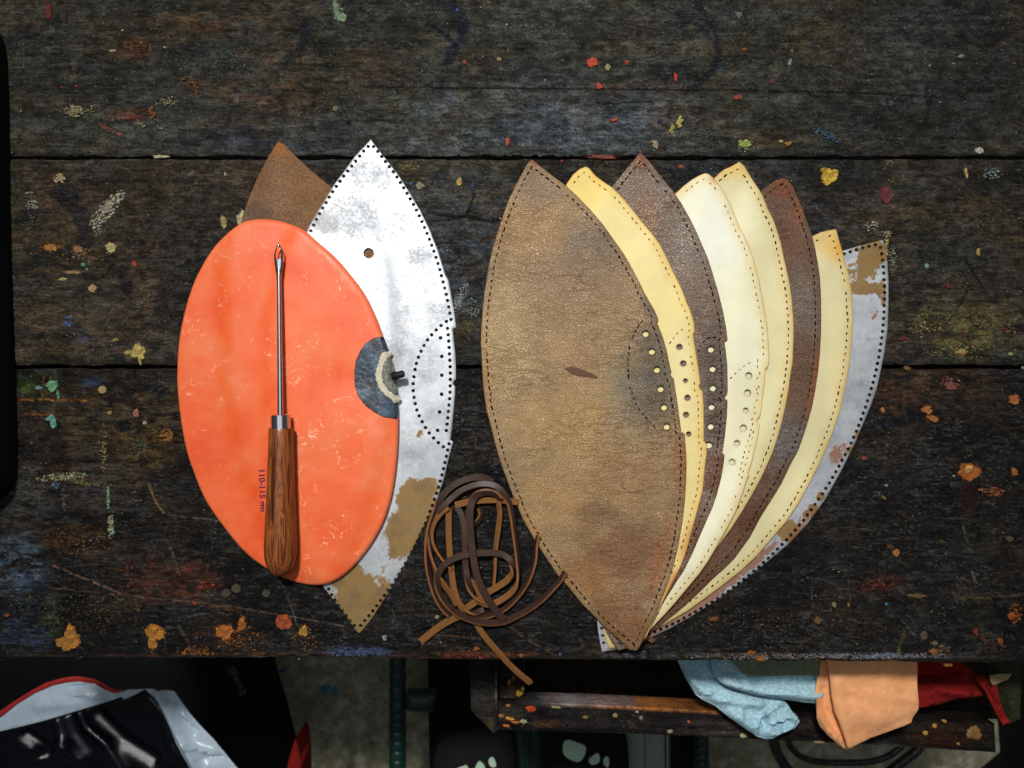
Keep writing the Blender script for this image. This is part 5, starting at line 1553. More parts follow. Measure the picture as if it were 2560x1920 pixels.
place_text("written_number", TV, TF, 652, 1228, ZO + .003, -90 + 2, 104, M['ink'], bladder, lambda P: bladder_top(P) + 0.00012, 20)

# ------------------------------------------------------------------ lacing awl
zb0 = float(bladder_top(np.array([W(701, 1350, .01)]))[0])
zt0 = float(bladder_top(np.array([W(701, 1080, .01)]))[0])
awl = thing("lacing_awl", "lacing awl with varnished wooden handle and steel eyed needle, on the orange bladder", "awl", (*W(702, 1100, .01), zb0))
zh_b = zb0 + 0.0119
zh_t = zt0 + 0.0092


def awl_pt(px, py):
    t = (1400 - py) / (1400 - 1075)
    z = zh_b + (zh_t - zh_b) * t
    if py < 1040:
        z = z - 0.0035 * (1040 - py) / 430
    return (*W(px, py, z), z)


hp = [(1071, 29.5), (1074, 30.4), (1100, 31), (1160, 32.6), (1230, 35.0), (1300, 38), (1345, 39.8), (1375, 40.2), (1396, 38.6), (1412, 34.6), (1425, 28), (1434, 19), (1439, 9), (1440.5, 2)]
kf = S * (H - 0.02) / H
lathe("handle", awl_pt(702.8, 1071), awl_pt(700.8, 1440.5), [((y - 1071) / (1440.5 - 1071), r * kf) for y, r in hp], M['handle'], awl, 40)
lathe("ferrule", awl_pt(701, 1036), awl_pt(702, 1071.4), [(0, 21 * kf), (.05, 24 * kf), (.5, 24.4 * kf), (.93, 24.6 * kf), (1, 24.6 * kf)], M['chrome'], awl, 40)
lathe("shaft", awl_pt(697.3, 668), awl_pt(701, 1037), [(0, 4.6 * kf), (.08, 5.6 * kf), (.3, 6.0 * kf), (.7, 6.8 * kf), (1, 7.6 * kf)], M['chrome'], awl, 20)
nd_px = [(696, 608.5), (699.5, 612), (703, 619), (706.5, 628), (708, 636), (708, 648), (707, 661), (705.4, 676), (703.6, 690), (702.6, 704), (692.2, 704), (691, 690), (689, 675), (687, 661), (685.8, 648), (685.8, 636), (688, 626), (691, 616), (693.5, 611)]
nh_px = [(692.3, 619.5), (697, 617.5), (701.6, 620), (703.6, 628), (703.8, 638), (702.2, 645), (697.5, 649.5), (692.8, 647), (690.4, 640), (689.8, 628)]
zn = awl_pt(697, 660)[2]
nd_out = catmull(wpts(nd_px, zn), 3, True)
nd_hole = catmull(wpts(nh_px, zn), 2, True)
sheet("needle_eye", nd_out, [list(map(tuple, nd_hole))], lambda V, d: zn + 0.0002 + 0.0011 * smooth01(d / 0.0012), lambda V, d: np.full(len(V), zn - 0.0009) + .0004 * (1 - smooth01(d / .001)), [M['chrome']], awl, 0.0012, rim=0.0007, edge_step=0.001, angle=30)

# ------------------------------------------------------------------ coil of leather lace
lace_V, lace_F, lace_M = [], [], []


def zpx(x, y):
    return 1000 + x / 2.86, 1140 + y / 2.86


def ribbon(pts, w=0.0047, h=0.0022):
    """pts: (zoom x, zoom y, z mm, roll deg): roll 0 = brown grain side up, 180 = flesh side up"""
    arr = []
    for (x, y, z, r) in pts:
        px, py = zpx(x, y)
        X, Y = W(px, py, z * 1e-3)
        arr.append((X, Y, z * 1e-3, r))
    P = catmull(arr, 7)
    n = len(P)
    pos = P[:, :3]
    tan = np.gradient(pos, axis=0)
    tan /= np.linalg.norm(tan, axis=1)[:, None] + 1e-12
    b = len(lace_V)
    ns = 2
    for i in range(n):
        t = tan[i]
        side = np.cross(t, [0, 0, 1.0])
        side /= np.linalg.norm(side) + 1e-12
        up = np.cross(side, t)
        a = math.radians(P[i, 3])
        s2 = side * math.cos(a) + up * math.sin(a)
        u2 = -side * math.sin(a) + up * math.cos(a)
        ww = w * 0.95
        # lift so that a ribbon standing on edge stays above the bench
        lift = np.array([0, 0, abs(math.sin(a)) * w / 2 + h / 2])
        bev = 0.22
        ring = [(-ww / 2, -h / 2 * (1 - bev)), (-ww / 2 * (1 - .1), -h / 2), (ww / 2 * .9, -h / 2), (ww / 2, -h / 2 * (1 - bev)), (ww / 2, h / 2 * .6), (ww / 2 * .86, h / 2), (-ww / 2 * .86, h / 2), (-ww / 2, h / 2 * .6)]
        for (sx, sy) in ring:
            lace_V.append(pos[i] + lift + s2 * sx + u2 * sy)
    k = 8
    mats = [2, 1, 2, 2, 0, 0, 0, 2]     # per ring segment
    for i in range(n - 1):
        for j in range(k):
            jn = (j + 1) % k
            lace_F.append((b + i * k + j, b + i * k + jn, b + (i + 1) * k + jn, b + (i + 1) * k + j))
            lace_M.append(mats[j])
    lace_F.append(tuple(b + j for j in reversed(range(k))))
    lace_M.append(2)
    lace_F.append(tuple(b + (n - 1) * k + j for j in range(k)))
    lace_M.append(2)


R = ribbon
# tail hanging over the front edge
R([(520, 1140, 0, 170), (560, 1215, 0, 170), (620, 1300, 0, 165), (700, 1390, 0, 150), (780, 1480, 0.5, 150), (860, 1555, 1, 155), (915, 1600, 0, 160), (932, 1618, -1, 160)], .0046)
# tail at left
R([(148, 1322, 0, 182), (200, 1280, 0, 180), (270, 1225, 0, 178), (340, 1180, 0, 176), (400, 1150, 0, 175), (470, 1120, 0, 175)], .0054)
# right outer loops
R([(1180, 820, 0, -60), (1140, 885, 0, -62), (1080, 952, 0, -60), (1000, 1030, 0, -55), (900, 1100, 0, -52), (800, 1152, 1, -50), (740, 1176, 2, -50), (640, 1186, 3, 132 - 180), (540, 1172, 3, -52), (450, 1140, 3, -52), (380, 1095, 3, -55), (320, 1030, 3, -58), (285, 970, 3.5, -60), (268, 900, 4.5, -40), (272, 850, 5.5, -15), (305, 790, 6.5, 0), (360, 745, 7, 0), (430, 715, 7.5, 0),
   (500, 700, 7.5, 0), (590, 692, 7, 0), (680, 692, 7, 0), (745, 708, 6.5, 4), (790, 745, 6, 20), (806, 790, 5, 60), (796, 840, 4.5, 120), (760, 890, 4.5, 165), (700, 930, 4.5, 180), (630, 972, 4, 180), (560, 1025, 3.5, 180), (500, 1068, 3, 180), (465, 1090, 2, 180)], .0050)
R([(985, 560, 0, -75), (972, 640, 0, -75), (965, 730, 0, -70), (935, 840, 0, -65), (880, 945, 0, -60), (810, 1030, 0, -60), (740, 1090, 0, -60), (650, 1130, 0, -58), (560, 1148, 0, -60), (480, 1140, 0, -60), (420, 1100, 0, -60)], .0046)
# outer left arc and top arc
R([(660, 190, 1, 8), (610, 160, 1.5, 6), (540, 152, 2, 2), (460, 170, 2, 0), (390, 205, 2, 0), (330, 255, 1.5, 4), (285, 320, 1, 20), (250, 400, .5, 50), (215, 500, 0, 65), (198, 600, 0, 68), (196, 700, 0, 66), (205, 800, 0, 62), (228, 900, 0, 60), (262, 1000, 0, 60), (310, 1080, 0, 60), (360, 1130, 0, 60)], .0052)
# second top arch, down the right side
R([(345, 480, 0, 60), (300, 520, 0, 60), (270, 400, 1, 40)][2:] + [(300, 370, 1.5, 30), (370, 300, 2, 18), (440, 245, 2.5, 24), (520, 212, 3, 28), (600, 198, 3, 24), (680, 212, 3, 20), (740, 260, 3, 30), (780, 330, 2.5, 50), (800, 420, 2, 62), (815, 520, 2, 60), (832, 640, 2, 60), (845, 760, 2, 62), (846, 850, 2.5, 80), (825, 930, 3, 110), (780, 985, 3.5, 140), (715, 1030, 3.5, 155), (650, 1055, 3.2, 180),
   (590, 1048, 3, 215), (540, 1010, 3, 250), (505, 950, 3, 290), (485, 880, 3.5, 330), (472, 800, 4, 358), (465, 700, 4.5, 360), (464, 600, 5, 360), (460, 500, 5, 360), (440, 420, 4.5, 350), (410, 365, 4, 340)], .0050)
# small left loop
R([(350, 365, 2, 150), (300, 400, 1.5, 140), (255, 460, 1, 125), (230, 530, 1, 118), (232, 600, 1, 62 + 50), (255, 660, 1, 60 + 50), (290, 712, 1, 100), (335, 760, .5, 90), (370, 800, 0, 90)], .0048)
# left inner diagonal
R([(212, 560, 1, 60), (222, 660, 1.5, 66), (240, 760, 2, 110), (275, 850, 2, 130), (320, 920, 2, 140), (370, 985, 1.5, 150), (410, 1060, 1, 150)], .0044)
# vertical flesh-side-up strap
R([(352, 372, 1, 172), (350, 440, 1, 178), (350, 540, 1, 180), (354, 640, 1, 180), (362, 740, 1, 180), (372, 840, 1.2, 180), (385, 930, 1.5, 176), (408, 1010, 2, 166), (440, 1070, 2, 150), (480, 1105, 2, 120), (540, 1110, 1.5, 60), (600, 1095, 1, 20)], .0048)
# horizontal strap near the top
R([(395, 350, 4, 200), (450, 335, 3.5, 188), (520, 322, 3, 184), (600, 314, 3, 184), (690, 312, 2, 184), (770, 318, 1, 186), (850, 330, 0, 190)], .0050)
# thin strap standing on edge
R([(690, 240, 1, 120), (700, 300, 1, 125), (714, 400, 1, 128), (706, 500, 1, 128), (692, 600, 1, 125), (682, 700, .5, 110), (680, 800, 0, 100), (674, 900, 0, 95), (672, 960, 0, 95)], .0046)
# little hook
R([(565, 368, 0, 60), (582, 400, 0, 50), (570, 445, 0, 40), (535, 480, 0, 30), (500, 490, 0, 20)], .0040)
# short inner strand
R([(500, 880, .5, 160), (540, 920, .5, 160), (580, 1000, .5, 150), (620, 1060, 0.5, 120)], .0042)
# the big brown strap across the top of the coil
R([(715, 300, 4.5, 60), (680, 268, 5.5, 40), (620, 255, 6.5, 30), (560, 270, 7.2, 22), (522, 310, 7.8, 10), (505, 370, 8.5, 14), (500, 450, 9.2, 18), (504, 540, 9.8, 18), (514, 640, 10.2, 8), (528, 740, 10.2, 0), (548, 840, 9.8, 0), (580, 930, 9.2, 0), (622, 1010, 8.2, 0), (668, 1080, 7, 0), (710, 1135, 5.6, 0), (748, 1168, 4.6, 0)], .0056)
lace = mesh_from("leather_lace", np.array(lace_V), lace_F, [M['lace_grain'], M['lace_flesh'], M['lace_edge']], None, True, 28, lace_M)
tag(lace, "tangled coil of narrow brown leather lace between the bladder and the fan", "lace")

# ------------------------------------------------------------------ low black block with rounded corners along the left edge
cz0, cz1 = 0.0, 0.03
cp = [(-160, 60), (-60, 66), (-12, 74), (8, 100), (18, 150), (22, 240), (25, 400), (28, 600), (34, 800), (40, 950), (44, 1100), (44, 1170), (38, 1210), (18, 1234), (-8, 1248), (-60, 1256), (-160, 1260)]
f1 = wpts(cp, 0.0)
sheet_o = sheet("black_block", catmull(f1, 4, True), [], lambda V, d: cz1 - 0.010 * (1 - np.sqrt(np.clip(1 - (1 - np.clip(d / 0.010, 0, 1)) ** 2, 0, 1))), lambda V, d: np.full(len(V), 0.0002), [M['case']], None, 0.012, rim=0.008, edge_step=0.006, angle=60)
tag(sheet_o, "low black soft-cornered block on the bench at the left edge of the photo", "case")

# ------------------------------------------------------------------ below the bench: drawer, cloths, floor
def slab(name, pts_px, z, th, mat, parent, zrel=None, spacing=0.01, round_=0.002, attrs=None, bottom=None, angle=50, edge=None):
    out = wpts(pts_px, z if bottom is None else bottom)
    zr = zrel or (lambda V, d: 0 * d)
    return sheet(name, out, [], lambda V, d: z + zr(V, d) - round_ * (1 - smooth01(d / (round_ * 1.5))), (lambda V, d: z - th + zr(V, d)) if bottom is None else (lambda V, d: np.full(len(V), bottom)), [mat], parent, spacing, rim=round_, attrs=attrs, edge_step=edge or spacing * .7, angle=angle)


ddx, ddy = W(1700, 1780, -0.13)
drawer = thing("drawer", "open dark wooden drawer below the bench edge, stuffed with cloths", "drawer", (ddx, ddy, -0.21))
M['rail'] = mat_wood_bench()
M['rail'].name = "drawer_wood"


def rail_col(base, patches):
    fn = soft_patches(base, patches, .4, 9)

    def g(V2, d):
        c = fn(V2, d)
        n = fbm(V2[:, 0] * 14, V2[:, 1] * 420, 3, 4)
        return np.clip(c * (0.35 + 1.3 * n)[:, None], 0, 1)
    return g


zero = lambda V, d: np.zeros(len(V))
f115 = (H + .115) / H


def at(x, y, z=-.115):
    """photo pixel at depth z -> the bench-plane pixel that the colour patches use"""
    k = (H - z) / H
    return (x - 1280) * k + 1280, (y - 960) * k + 960


def PZ(lst, z=-.115):
    return [(*at(x, y, z), rx, ry, rot, c, s) for (x, y, rx, ry, rot, c, s) in lst]


slab("front_rail", [(1244, 1757), (1330, 1759), (1500, 1765), (1700, 1775), (1900, 1787), (2100, 1797), (2300, 1806), (2490, 1812), (2494, 1884), (2300, 1872), (2000, 1856), (1742, 1843), (1500, 1835), (1300, 1829), (1240, 1826)], -0.115, 0.03, M['rail'], drawer,
     zrel=lambda V, d: (fbm(V[:, 0] * 60, V[:, 1] * 300, 5, 3) - .5) * .0016, spacing=0.003, round_=0.003,
     attrs={"Col": rail_col((30, 28, 28), PZ([(1280, 1790, 50, 26, 0, (62, 56, 44), .7), (1600, 1772, 260, 5, 3, (176, 110, 56), .95), (1450, 1764, 180, 4, 2, (130, 128, 130), .9), (1800, 1835, 200, 10, 3, (96, 84, 72), .7), (2150, 1862, 200, 8, 3, (86, 84, 84), .6), (2350, 1840, 130, 40, 0, (56, 34, 22), .7), (1350, 1810, 60, 10, 0, (96, 66, 40), .6), (1900, 1815, 200, 14, 3, (70, 62, 54), .6)])), "gloss": zero})
slab("corner_post", [(1175, 1655), (1244, 1655), (1243, 1830), (1234, 1836), (1222, 1824), (1196, 1800), (1177, 1778)], -0.112, 0.16, M['rail'], drawer, zrel=lambda V, d: (fbm(V[:, 0] * 90, V[:, 1] * 90, 15, 3) - .5) * .002, spacing=0.004, round_=0.003,
     attrs={"Col": rail_col((44, 43, 40), PZ([(1200, 1780, 26, 28, 0, (50, 42, 36), .7), (1225, 1810, 18, 24, 0, (96, 84, 50), .8), (1190, 1805, 18, 6, 35, (150, 146, 136), .7), (1240, 1720, 3, 60, 0, (120, 108, 80), .8)])), "gloss": zero})
slab("side_board", [(1246, 1655), (1311, 1655), (1311, 1757), (1246, 1756)], -0.128, 0.08, M['rail'], drawer, spacing=0.004, round_=0.002,
     attrs={"Col": rail_col((38, 34, 31), PZ([(1280, 1720, 8, 40, 0, (96, 70, 44), .6), (1262, 1750, 20, 10, 0, (96, 86, 66), .6), (1262, 1700, 8, 40, 0, (40, 44, 60), .6), (1298, 1700, 8, 50, 0, (76, 46, 40), .6)], -.128)), "gloss": zero})
slab("bottom_board", [(1312, 1655), (2520, 1655), (2520, 1800), (1900, 1790), (1312, 1766)], -0.20, 0.015, M['rail'], drawer, spacing=0.01, round_=0.002,
     attrs={"Col": rail_col((36, 31, 23), PZ([(1345, 1745, 30, 24, 0, (84, 78, 42), .6), (1500, 1735, 120, 20, 0, (72, 58, 36), .6)], -.2)), "gloss": zero})


# paint drips on the drawer, raised
def drips(lst, z, parent, name="paint_drip"):
    for (cx, cy, rx, ry, rot, col, rough) in lst:
        V, F, C = [], [], []
        poly = blob_poly(rx, ry, rot, rough, 26, 3.5)
        n = len(poly)
        tint = np.array(lin(col))
        for k, (s, dz) in enumerate(((1, -.0004), (.8, .0004), (.4, .0008))):
            for p in poly:
                X, Y = W(cx + p[0] * s, cy + p[1] * s, z)
                V.append((X, Y, z + dz))
                C.append(tint)
        X, Y = W(cx, cy, z)
        V.append((X, Y, z + .0009))
        C.append(tint)
        for k in range(2):
            for i in range(n):
                F.append((k * n + i, (k + 1) * n + i, (k + 1) * n + (i + 1) % n, k * n + (i + 1) % n))
        for i in range(n):
            F.append((2 * n + i, 3 * n, 2 * n + (i + 1) % n))
        mesh_from(name, V, F, [M['paint']], parent, True, 50, None, {"Col": np.array(C)})


rail_o = [o for o in drawer.children if o.name.startswith("front_rail")][0]
side_o = [o for o in drawer.children if o.name.startswith("side_board")][0]
drips([(1328, 1772, 13, 8, 0, (200, 70, 30), .5), (1274, 1797, 12, 4, 12, (214, 160, 60), .4), (1288, 1806, 10, 4, 10, (200, 110, 50), .4), (1266, 1815, 9, 3.5, 10, (206, 112, 50), .4), (1308, 1804, 8, 6, 0, (170, 166, 130), .7), (1253, 1790, 6, 5, 0, (190, 120, 60), .5), (1538, 1789, 6, 6, 0, (176, 150, 90), .3),
       (1593, 1780, 3.5, 3, 0, (206, 206, 200), .2), (1603, 1795, 5, 5, 0, (150, 148, 140), .4), (1675, 1829, 7, 5, 0, (176, 166, 140), .5), (1722, 1805, 4, 4, 0, (196, 110, 60), .2), (1464, 1793, 7, 4, 0, (150, 120, 60), .3), (2314, 1833, 7, 6, 0, (210, 160, 80), .25), (2337, 1815, 6, 6, 0, (206, 160, 76), .3),
       (2361, 1803, 7, 4, 20, (212, 166, 80), .35), (2437, 1834, 20, 16, 0, (140, 106, 60), .5), (2396, 1860, 4, 3.5, 0, (190, 150, 80), .2), (2050, 1856, 14, 3, 0, (160, 130, 90), .6), (1858, 1840, 7, 6, 0, (200, 196, 150), .6), (1270, 1764, 5, 4, 0, (190, 140, 60), .4), (1390, 1768, 12, 3, 4, (170, 166, 110), .6)], -0.1135, rail_o)
drips([(1298, 1734, 9, 8, 0, (206, 160, 50), .35), (1307, 1722, 4, 6, 0, (214, 176, 60), .3), (1273, 1706, 4, 8, 0, (190, 140, 70), .35), (1284, 1695, 3, 8, 0, (176, 104, 50), .4)], -0.1275, side_o)


def crease_fn(creases, z):
    """relief from fold lines given in photo pixels: (polyline, width px, height m)"""
    items = [(wpts(pl, z), w * S * (H - z) / H, h) for pl, w, h in creases]

    def fn(V, d):
        r = np.zeros(len(V))
        for pl, w, h in items:
            dd = line_dist(V, pl)
            r += h * np.exp(-(dd / w) ** 2)
        return r
    return fn


# blue suede, rolled, lying in the drawer
zc = -0.085
blue = thing("blue_suede_offcut", "crumpled pale blue suede offcut hanging out of the drawer", "leather offcut", (*W(1850, 1760, zc), -0.1))
slab("lower_fold", [(1690, 1640), (1717, 1701), (1741, 1740), (1757.6, 1752), (1790, 1768), (1823, 1795), (1863.4, 1823), (1894, 1845), (1916, 1851), (1934, 1850), (1961, 1836), (1989.6, 1824), (2001.8, 1808), (1998, 1796), (1985.5, 1787), (1975, 1768), (1961, 1753), (1924, 1744), (1884, 1735), (1833, 1718), (1800, 1700), (1780, 1670), (1770, 1640)], zc - .004, 0.012, M['blue_suede'], blue,
     zrel=crease_fn([([(1717, 1690), (1760, 1730), (1800, 1748), (1900, 1762)], 12, .006), ([(1785, 1705), (1840, 1728), (1930, 1746)], 6, -.008), ([(1755, 1745), (1790, 1742), (1850, 1752)], 4, -.003), ([(1894, 1842), (1893, 1815), (1905, 1793), (1918, 1786), (1960, 1762)], 3.2, .005), ([(1918, 1787), (1924, 1806), (1933, 1815), (1950, 1806), (1975, 1800), (1996, 1802)], 3.2, .005),
                     ([(1910, 1812), (1935, 1838), (1975, 1825)], 10, .004), ([(1945, 1820), (1975, 1812)], 7, -.010), ([(1908, 1802), (1916, 1818)], 6, -.010), ([(1840, 1790), (1880, 1820)], 14, .006), ([(1860, 1770), (1850, 1800)], 6, .003)], zc), spacing=0.0025, round_=0.003, edge=0.002)
slab("upper_fold", [(1776, 1640), (1786, 1690), (1800, 1704), (1833, 1721), (1884, 1737), (1945, 1748), (2006, 1758), (2043, 1761), (2058, 1730), (2056, 1680), (2040, 1640)], zc + .004, 0.010, M['blue_suede'], blue,
     zrel=crease_fn([([(1810, 1700), (1900, 1720), (2043, 1730)], 16, .008), ([(1840, 1694), (1900, 1702), (2000, 1702), (2043, 1696)], 4, -.004), ([(1873, 1696), (1890, 1720)], 4, -.002)], zc), spacing=0.0025, round_=0.003, edge=0.002)
gc = slab("grey_green_cloth", [(1820, 1640), (1852, 1680), (1873.6, 1691), (1965, 1687), (2050, 1690), (2060, 1640)], zc + .016, 0.006, M['grey_cloth'], None, zrel=crease_fn([([(1850, 1668), (1950, 1674), (2046, 1684)], 8, .004)], zc), spacing=0.003, round_=0.002)
tag(gc, "dirty grey-green cloth edge above the blue suede in the drawer", "cloth")
# orange leather piece, folded over the rail
zo = -0.058
ol = thing("orange_leather_offcut", "folded orange tan leather offcut draped over the drawer rail", "leather offcut", (*W(2180, 1760, zo), -0.1))
slab("front_face", [(2066, 1640), (2072, 1669.6), (2078.5, 1706), (2086, 1749), (2096, 1790), (2111, 1823), (2124, 1853), (2136, 1886), (2141, 1897), (2149, 1892), (2175, 1878), (2207.6, 1863), (2245, 1847), (2278.5, 1833), (2297.5, 1823), (2302, 1808), (2309, 1786), (2310, 1778), (2305, 1750), (2300, 1721.5), (2296, 1690), (2293.7, 1640)], zo, 0.0022, M['orange_leather'], ol,
     zrel=lambda V, d: crease_fn([([(2150, 1790), (2200, 1800)], 40, .004), ([(2096, 1700), (2110, 1790), (2141, 1880)], 14, .003), ([(2120, 1730), (2300, 1760)], 10, .0012), ([(2200, 1700), (2290, 1712)], 12, -.0012), ([(2200, 1860), (2300, 1810)], 16, -.002)], zo)(V, d) - 0.25 * np.clip(-0.235 - V[:, 1], 0, 1), spacing=0.0035, round_=0.0008, edge=0.003)
slab("back_fold", [(2052, 1640), (2047, 1690), (2044, 1730), (2043.5, 1768), (2049, 1803), (2061, 1829), (2083.5, 1854), (2114, 1882), (2139, 1897), (2134, 1876), (2116.5, 1835), (2100, 1800), (2090, 1760), (2082, 1710), (2076, 1640)], zo - .012, 0.0022, M['orange_leather'], ol,
     zrel=lambda V, d: crease_fn([([(2050, 1760), (2058, 1800), (2090, 1848), (2130, 1884)], 9, .005), ([(2078, 1740), (2085, 1790), (2110, 1840), (2134, 1884)], 7, -.003), ([(2046, 1700), (2050, 1780)], 6, .003)], zo)(V, d) - 0.2 * np.clip(-0.235 - V[:, 1], 0, 1), spacing=0.0025, round_=0.0008, edge=0.002)
rc = slab("red_cloth", [(2285, 1645), (2400, 1650), (2450, 1690), (2480, 1702), (2478, 1738), (2440, 1744), (2400, 1748), (2345, 1764), (2305, 1772), (2285, 1740)], -0.10, 0.008, M['red_cloth'], None, zrel=crease_fn([([(2300, 1700), (2340, 1695), (2400, 1690)], 7, -.012), ([(2320, 1705), (2330, 1755)], 4, .004), ([(2350, 1720), (2410, 1730)], 14, .008), ([(2305, 1678), (2370, 1682)], 8, .006)], -.1), spacing=0.003, round_=0.002)
tag(rc, "bright red cloth lying in the drawer beside the orange leather", "cloth")
oc = thing("olive_cloth", "dark olive cloth with red lining at the right end of the drawer", "cloth", (*W(2500, 1750, -.09), -0.1))
slab("outer", [(2470, 1650), (2560, 1650), (2556, 1800), (2530, 1812), (2514, 1812), (2500, 1780), (2484, 1720)], -0.092, 0.01, M['olive_cloth'], oc, zrel=crease_fn([([(2500, 1700), (2520, 1790)], 6, .008)], -.09), spacing=0.004, round_=0.003)
slab("red_lining", [(2440, 1698), (2462, 1690), (2478, 1700), (2494, 1712), (2500, 1750), (2516, 1790), (2528, 1806), (2510, 1814), (2488.6, 1777), (2463, 1726.6)], -0.086, 0.003, M['red_cloth'], oc, zrel=crease_fn([([(2468, 1710), (2486, 1750), (2505, 1795)], 5, -.006)], -.09), spacing=0.003, round_=0.001)
sc_ = slab("scrap", [(2476, 1690), (2500, 1686), (2531, 1686), (2520, 1700), (2500, 1708), (2484, 1714), (2478, 1706)], -0.078, 0.002, M['rag'], oc, spacing=0.003, round_=0.0006)

# floor
FZ = -0.75
fl = mesh_from("floor", [(-3, -3, FZ), (3, -3, FZ), (3, 3, FZ), (-3, 3, FZ)], [(0, 1, 2, 3)], [M['concrete']], None, False)
tag(fl, kind='structure')
drips([(813, 1721, 13, 11, 0, (70, 130, 170), .5), (838, 1729, 10, 12, 0, (80, 144, 170), .5), (704, 1677, 16, 4, -8, (70, 90, 126), .6), (742, 1706, 4, 5, 0, (190, 186, 170), .3), (934, 1844, 5, 6, 0, (196, 196, 176), .4), (955, 1859, 5, 3, 0, (200, 200, 180), .4), (883, 1865, 3.5, 3, 0, (190, 190, 160), .4), (863, 1739, 3, 4, 0, (130, 126, 100), .4)], FZ + .001, fl)

# black tote bag, standing on the floor at left
bz = -0.58
bag = thing("black_bag", "black nylon bag with grey lettering standing under the bench at lower left", "bag", (*W(380, 1800, bz), FZ))
slab("bag_body", [(-120, 1560), (672, 1560), (690, 1660), (716, 1745), (738, 1830), (764, 1925), (764, 2060), (-120, 2060)], bz, 0.4, M['bag_black'], bag, spacing=0.03, round_=0.006, bottom=FZ + .002)
cu = bpy.data.curves.new("txt2", 'FONT')
cu.body = "bag"
cu.offset = 0.02
to = bpy.data.objects.new("txt2", cu)
COL.objects.link(to)
bpy.context.view_layer.update()
tm2 = bpy.data.meshes.new_from_object(to.evaluated_get(bpy.context.evaluated_depsgraph_get()))
BV = np.array([v.co[:] for v in tm2.vertices])
BF = [tuple(p.vertices) for p in tm2.polygons]
bpy.data.objects.remove(to)
place_text("lettering", BV, BF, 592, 1701, bz + .006, 122, 76, M['bag_print'], bag, None, 27)

# white and black plastic sack in front of it
pz = -0.25
sack = thing("plastic_sack", "white and glossy black plastic sack with red hem at the lower left corner", "sack", (*W(200, 1850, pz), -0.34))
slab("black_panel", [(-120, 1850), (0, 1826), (100, 1803), (195, 1775), (293, 1745), (330, 1738), (361, 1724), (413, 1760), (425, 1800), (438, 1850), (458, 1890), (480, 1930), (480, 2040), (-120, 2040)], pz - .004, 0.004, M['film_black'], sack,
     zrel=lambda V, d: crease_fn([([(190, 1770), (215, 1822), (262, 1862), (300, 1925)], 13, .0055), ([(140, 1795), (160, 1850), (198, 1898)], 20, .0075), ([(155, 1868), (100, 1896), (55, 1925)], 22, .0075), ([(380, 1740), (420, 1800), (440, 1880)], 24, .008), ([(240, 1790), (300, 1850), (380, 1900)], 20, -.006), ([(60, 1840), (120, 1880)], 16, -.006)], pz)(V, d), spacing=0.002, round_=0.002)
slab("white_top", [(-120, 1860), (-120, 1830), (0, 1793), (42, 1759.5), (85, 1733), (130, 1714), (165, 1706), (195, 1703.5), (234, 1709), (260, 1724), (283, 1732), (306, 1730), (319, 1725), (361, 1724), (340, 1736), (312.5, 1748), (293, 1747), (195, 1777), (100, 1805), (0, 1829)], pz + .002, 0.002, M['film_white'], sack,
     zrel=crease_fn([([(165, 1720), (200, 1716), (222, 1708)], 3, -.006), ([(175, 1726), (240, 1740)], 5, .005), ([(283, 1732), (300, 1745)], 5, -.005), ([(100, 1760), (200, 1750)], 16, .004)], pz), spacing=0.004, round_=0.0006)
slab("white_side", [(361, 1723), (407, 1723), (434.6, 1729), (469, 1779), (500, 1815), (534, 1850), (565, 1888), (598, 1928), (660, 2020), (520, 2020), (478, 1926), (456, 1890), (438, 1856), (424, 1815), (408, 1780), (385, 1745)], pz, 0.002, M['film_white'], sack,
     zrel=crease_fn([([(400, 1730), (430, 1790), (470, 1870), (500, 1930)], 12, .010), ([(440, 1790), (490, 1830)], 6, -.006), ([(470, 1860), (530, 1880)], 6, .006), ([(500, 1900), (560, 1895)], 5, -.005), ([(420, 1745), (460, 1780)], 6, -.004)], pz), spacing=0.0035, round_=0.0006)
slab("red_hem", [(-120, 1830), (0, 1777), (40, 1750), (81, 1725), (112, 1708), (146.5, 1698), (170, 1693), (195, 1692), (234, 1698), (262, 1711), (283, 1725), (308, 1726), (300, 1732), (283, 1733), (260, 1724), (234, 1709), (195, 1703.5), (165, 1706), (130, 1714), (85, 1733), (42, 1759.5), (0, 1793), (-120, 1850)], pz + .0045, 0.002, M['film_red'], sack, spacing=0.004, round_=0.0005)
rb = slab("red_pouch", [(716, 1925), (726, 1880), (736, 1850), (744, 1866), (748, 1900), (750, 1925), (750, 2020), (710, 2020)], -0.40, 0.06, M['red_cloth'], None, spacing=0.006, round_=0.003)
tag(rb, "red pouch corner showing at the side of the black bag", "pouch")

# rack of green tubes and pale slats on the floor
rz = -0.50
rack = thing("floor_rack", "low rack of dark green plastic tubes and pale slats on the floor", "rack", (*W(1350, 1850, rz), FZ))


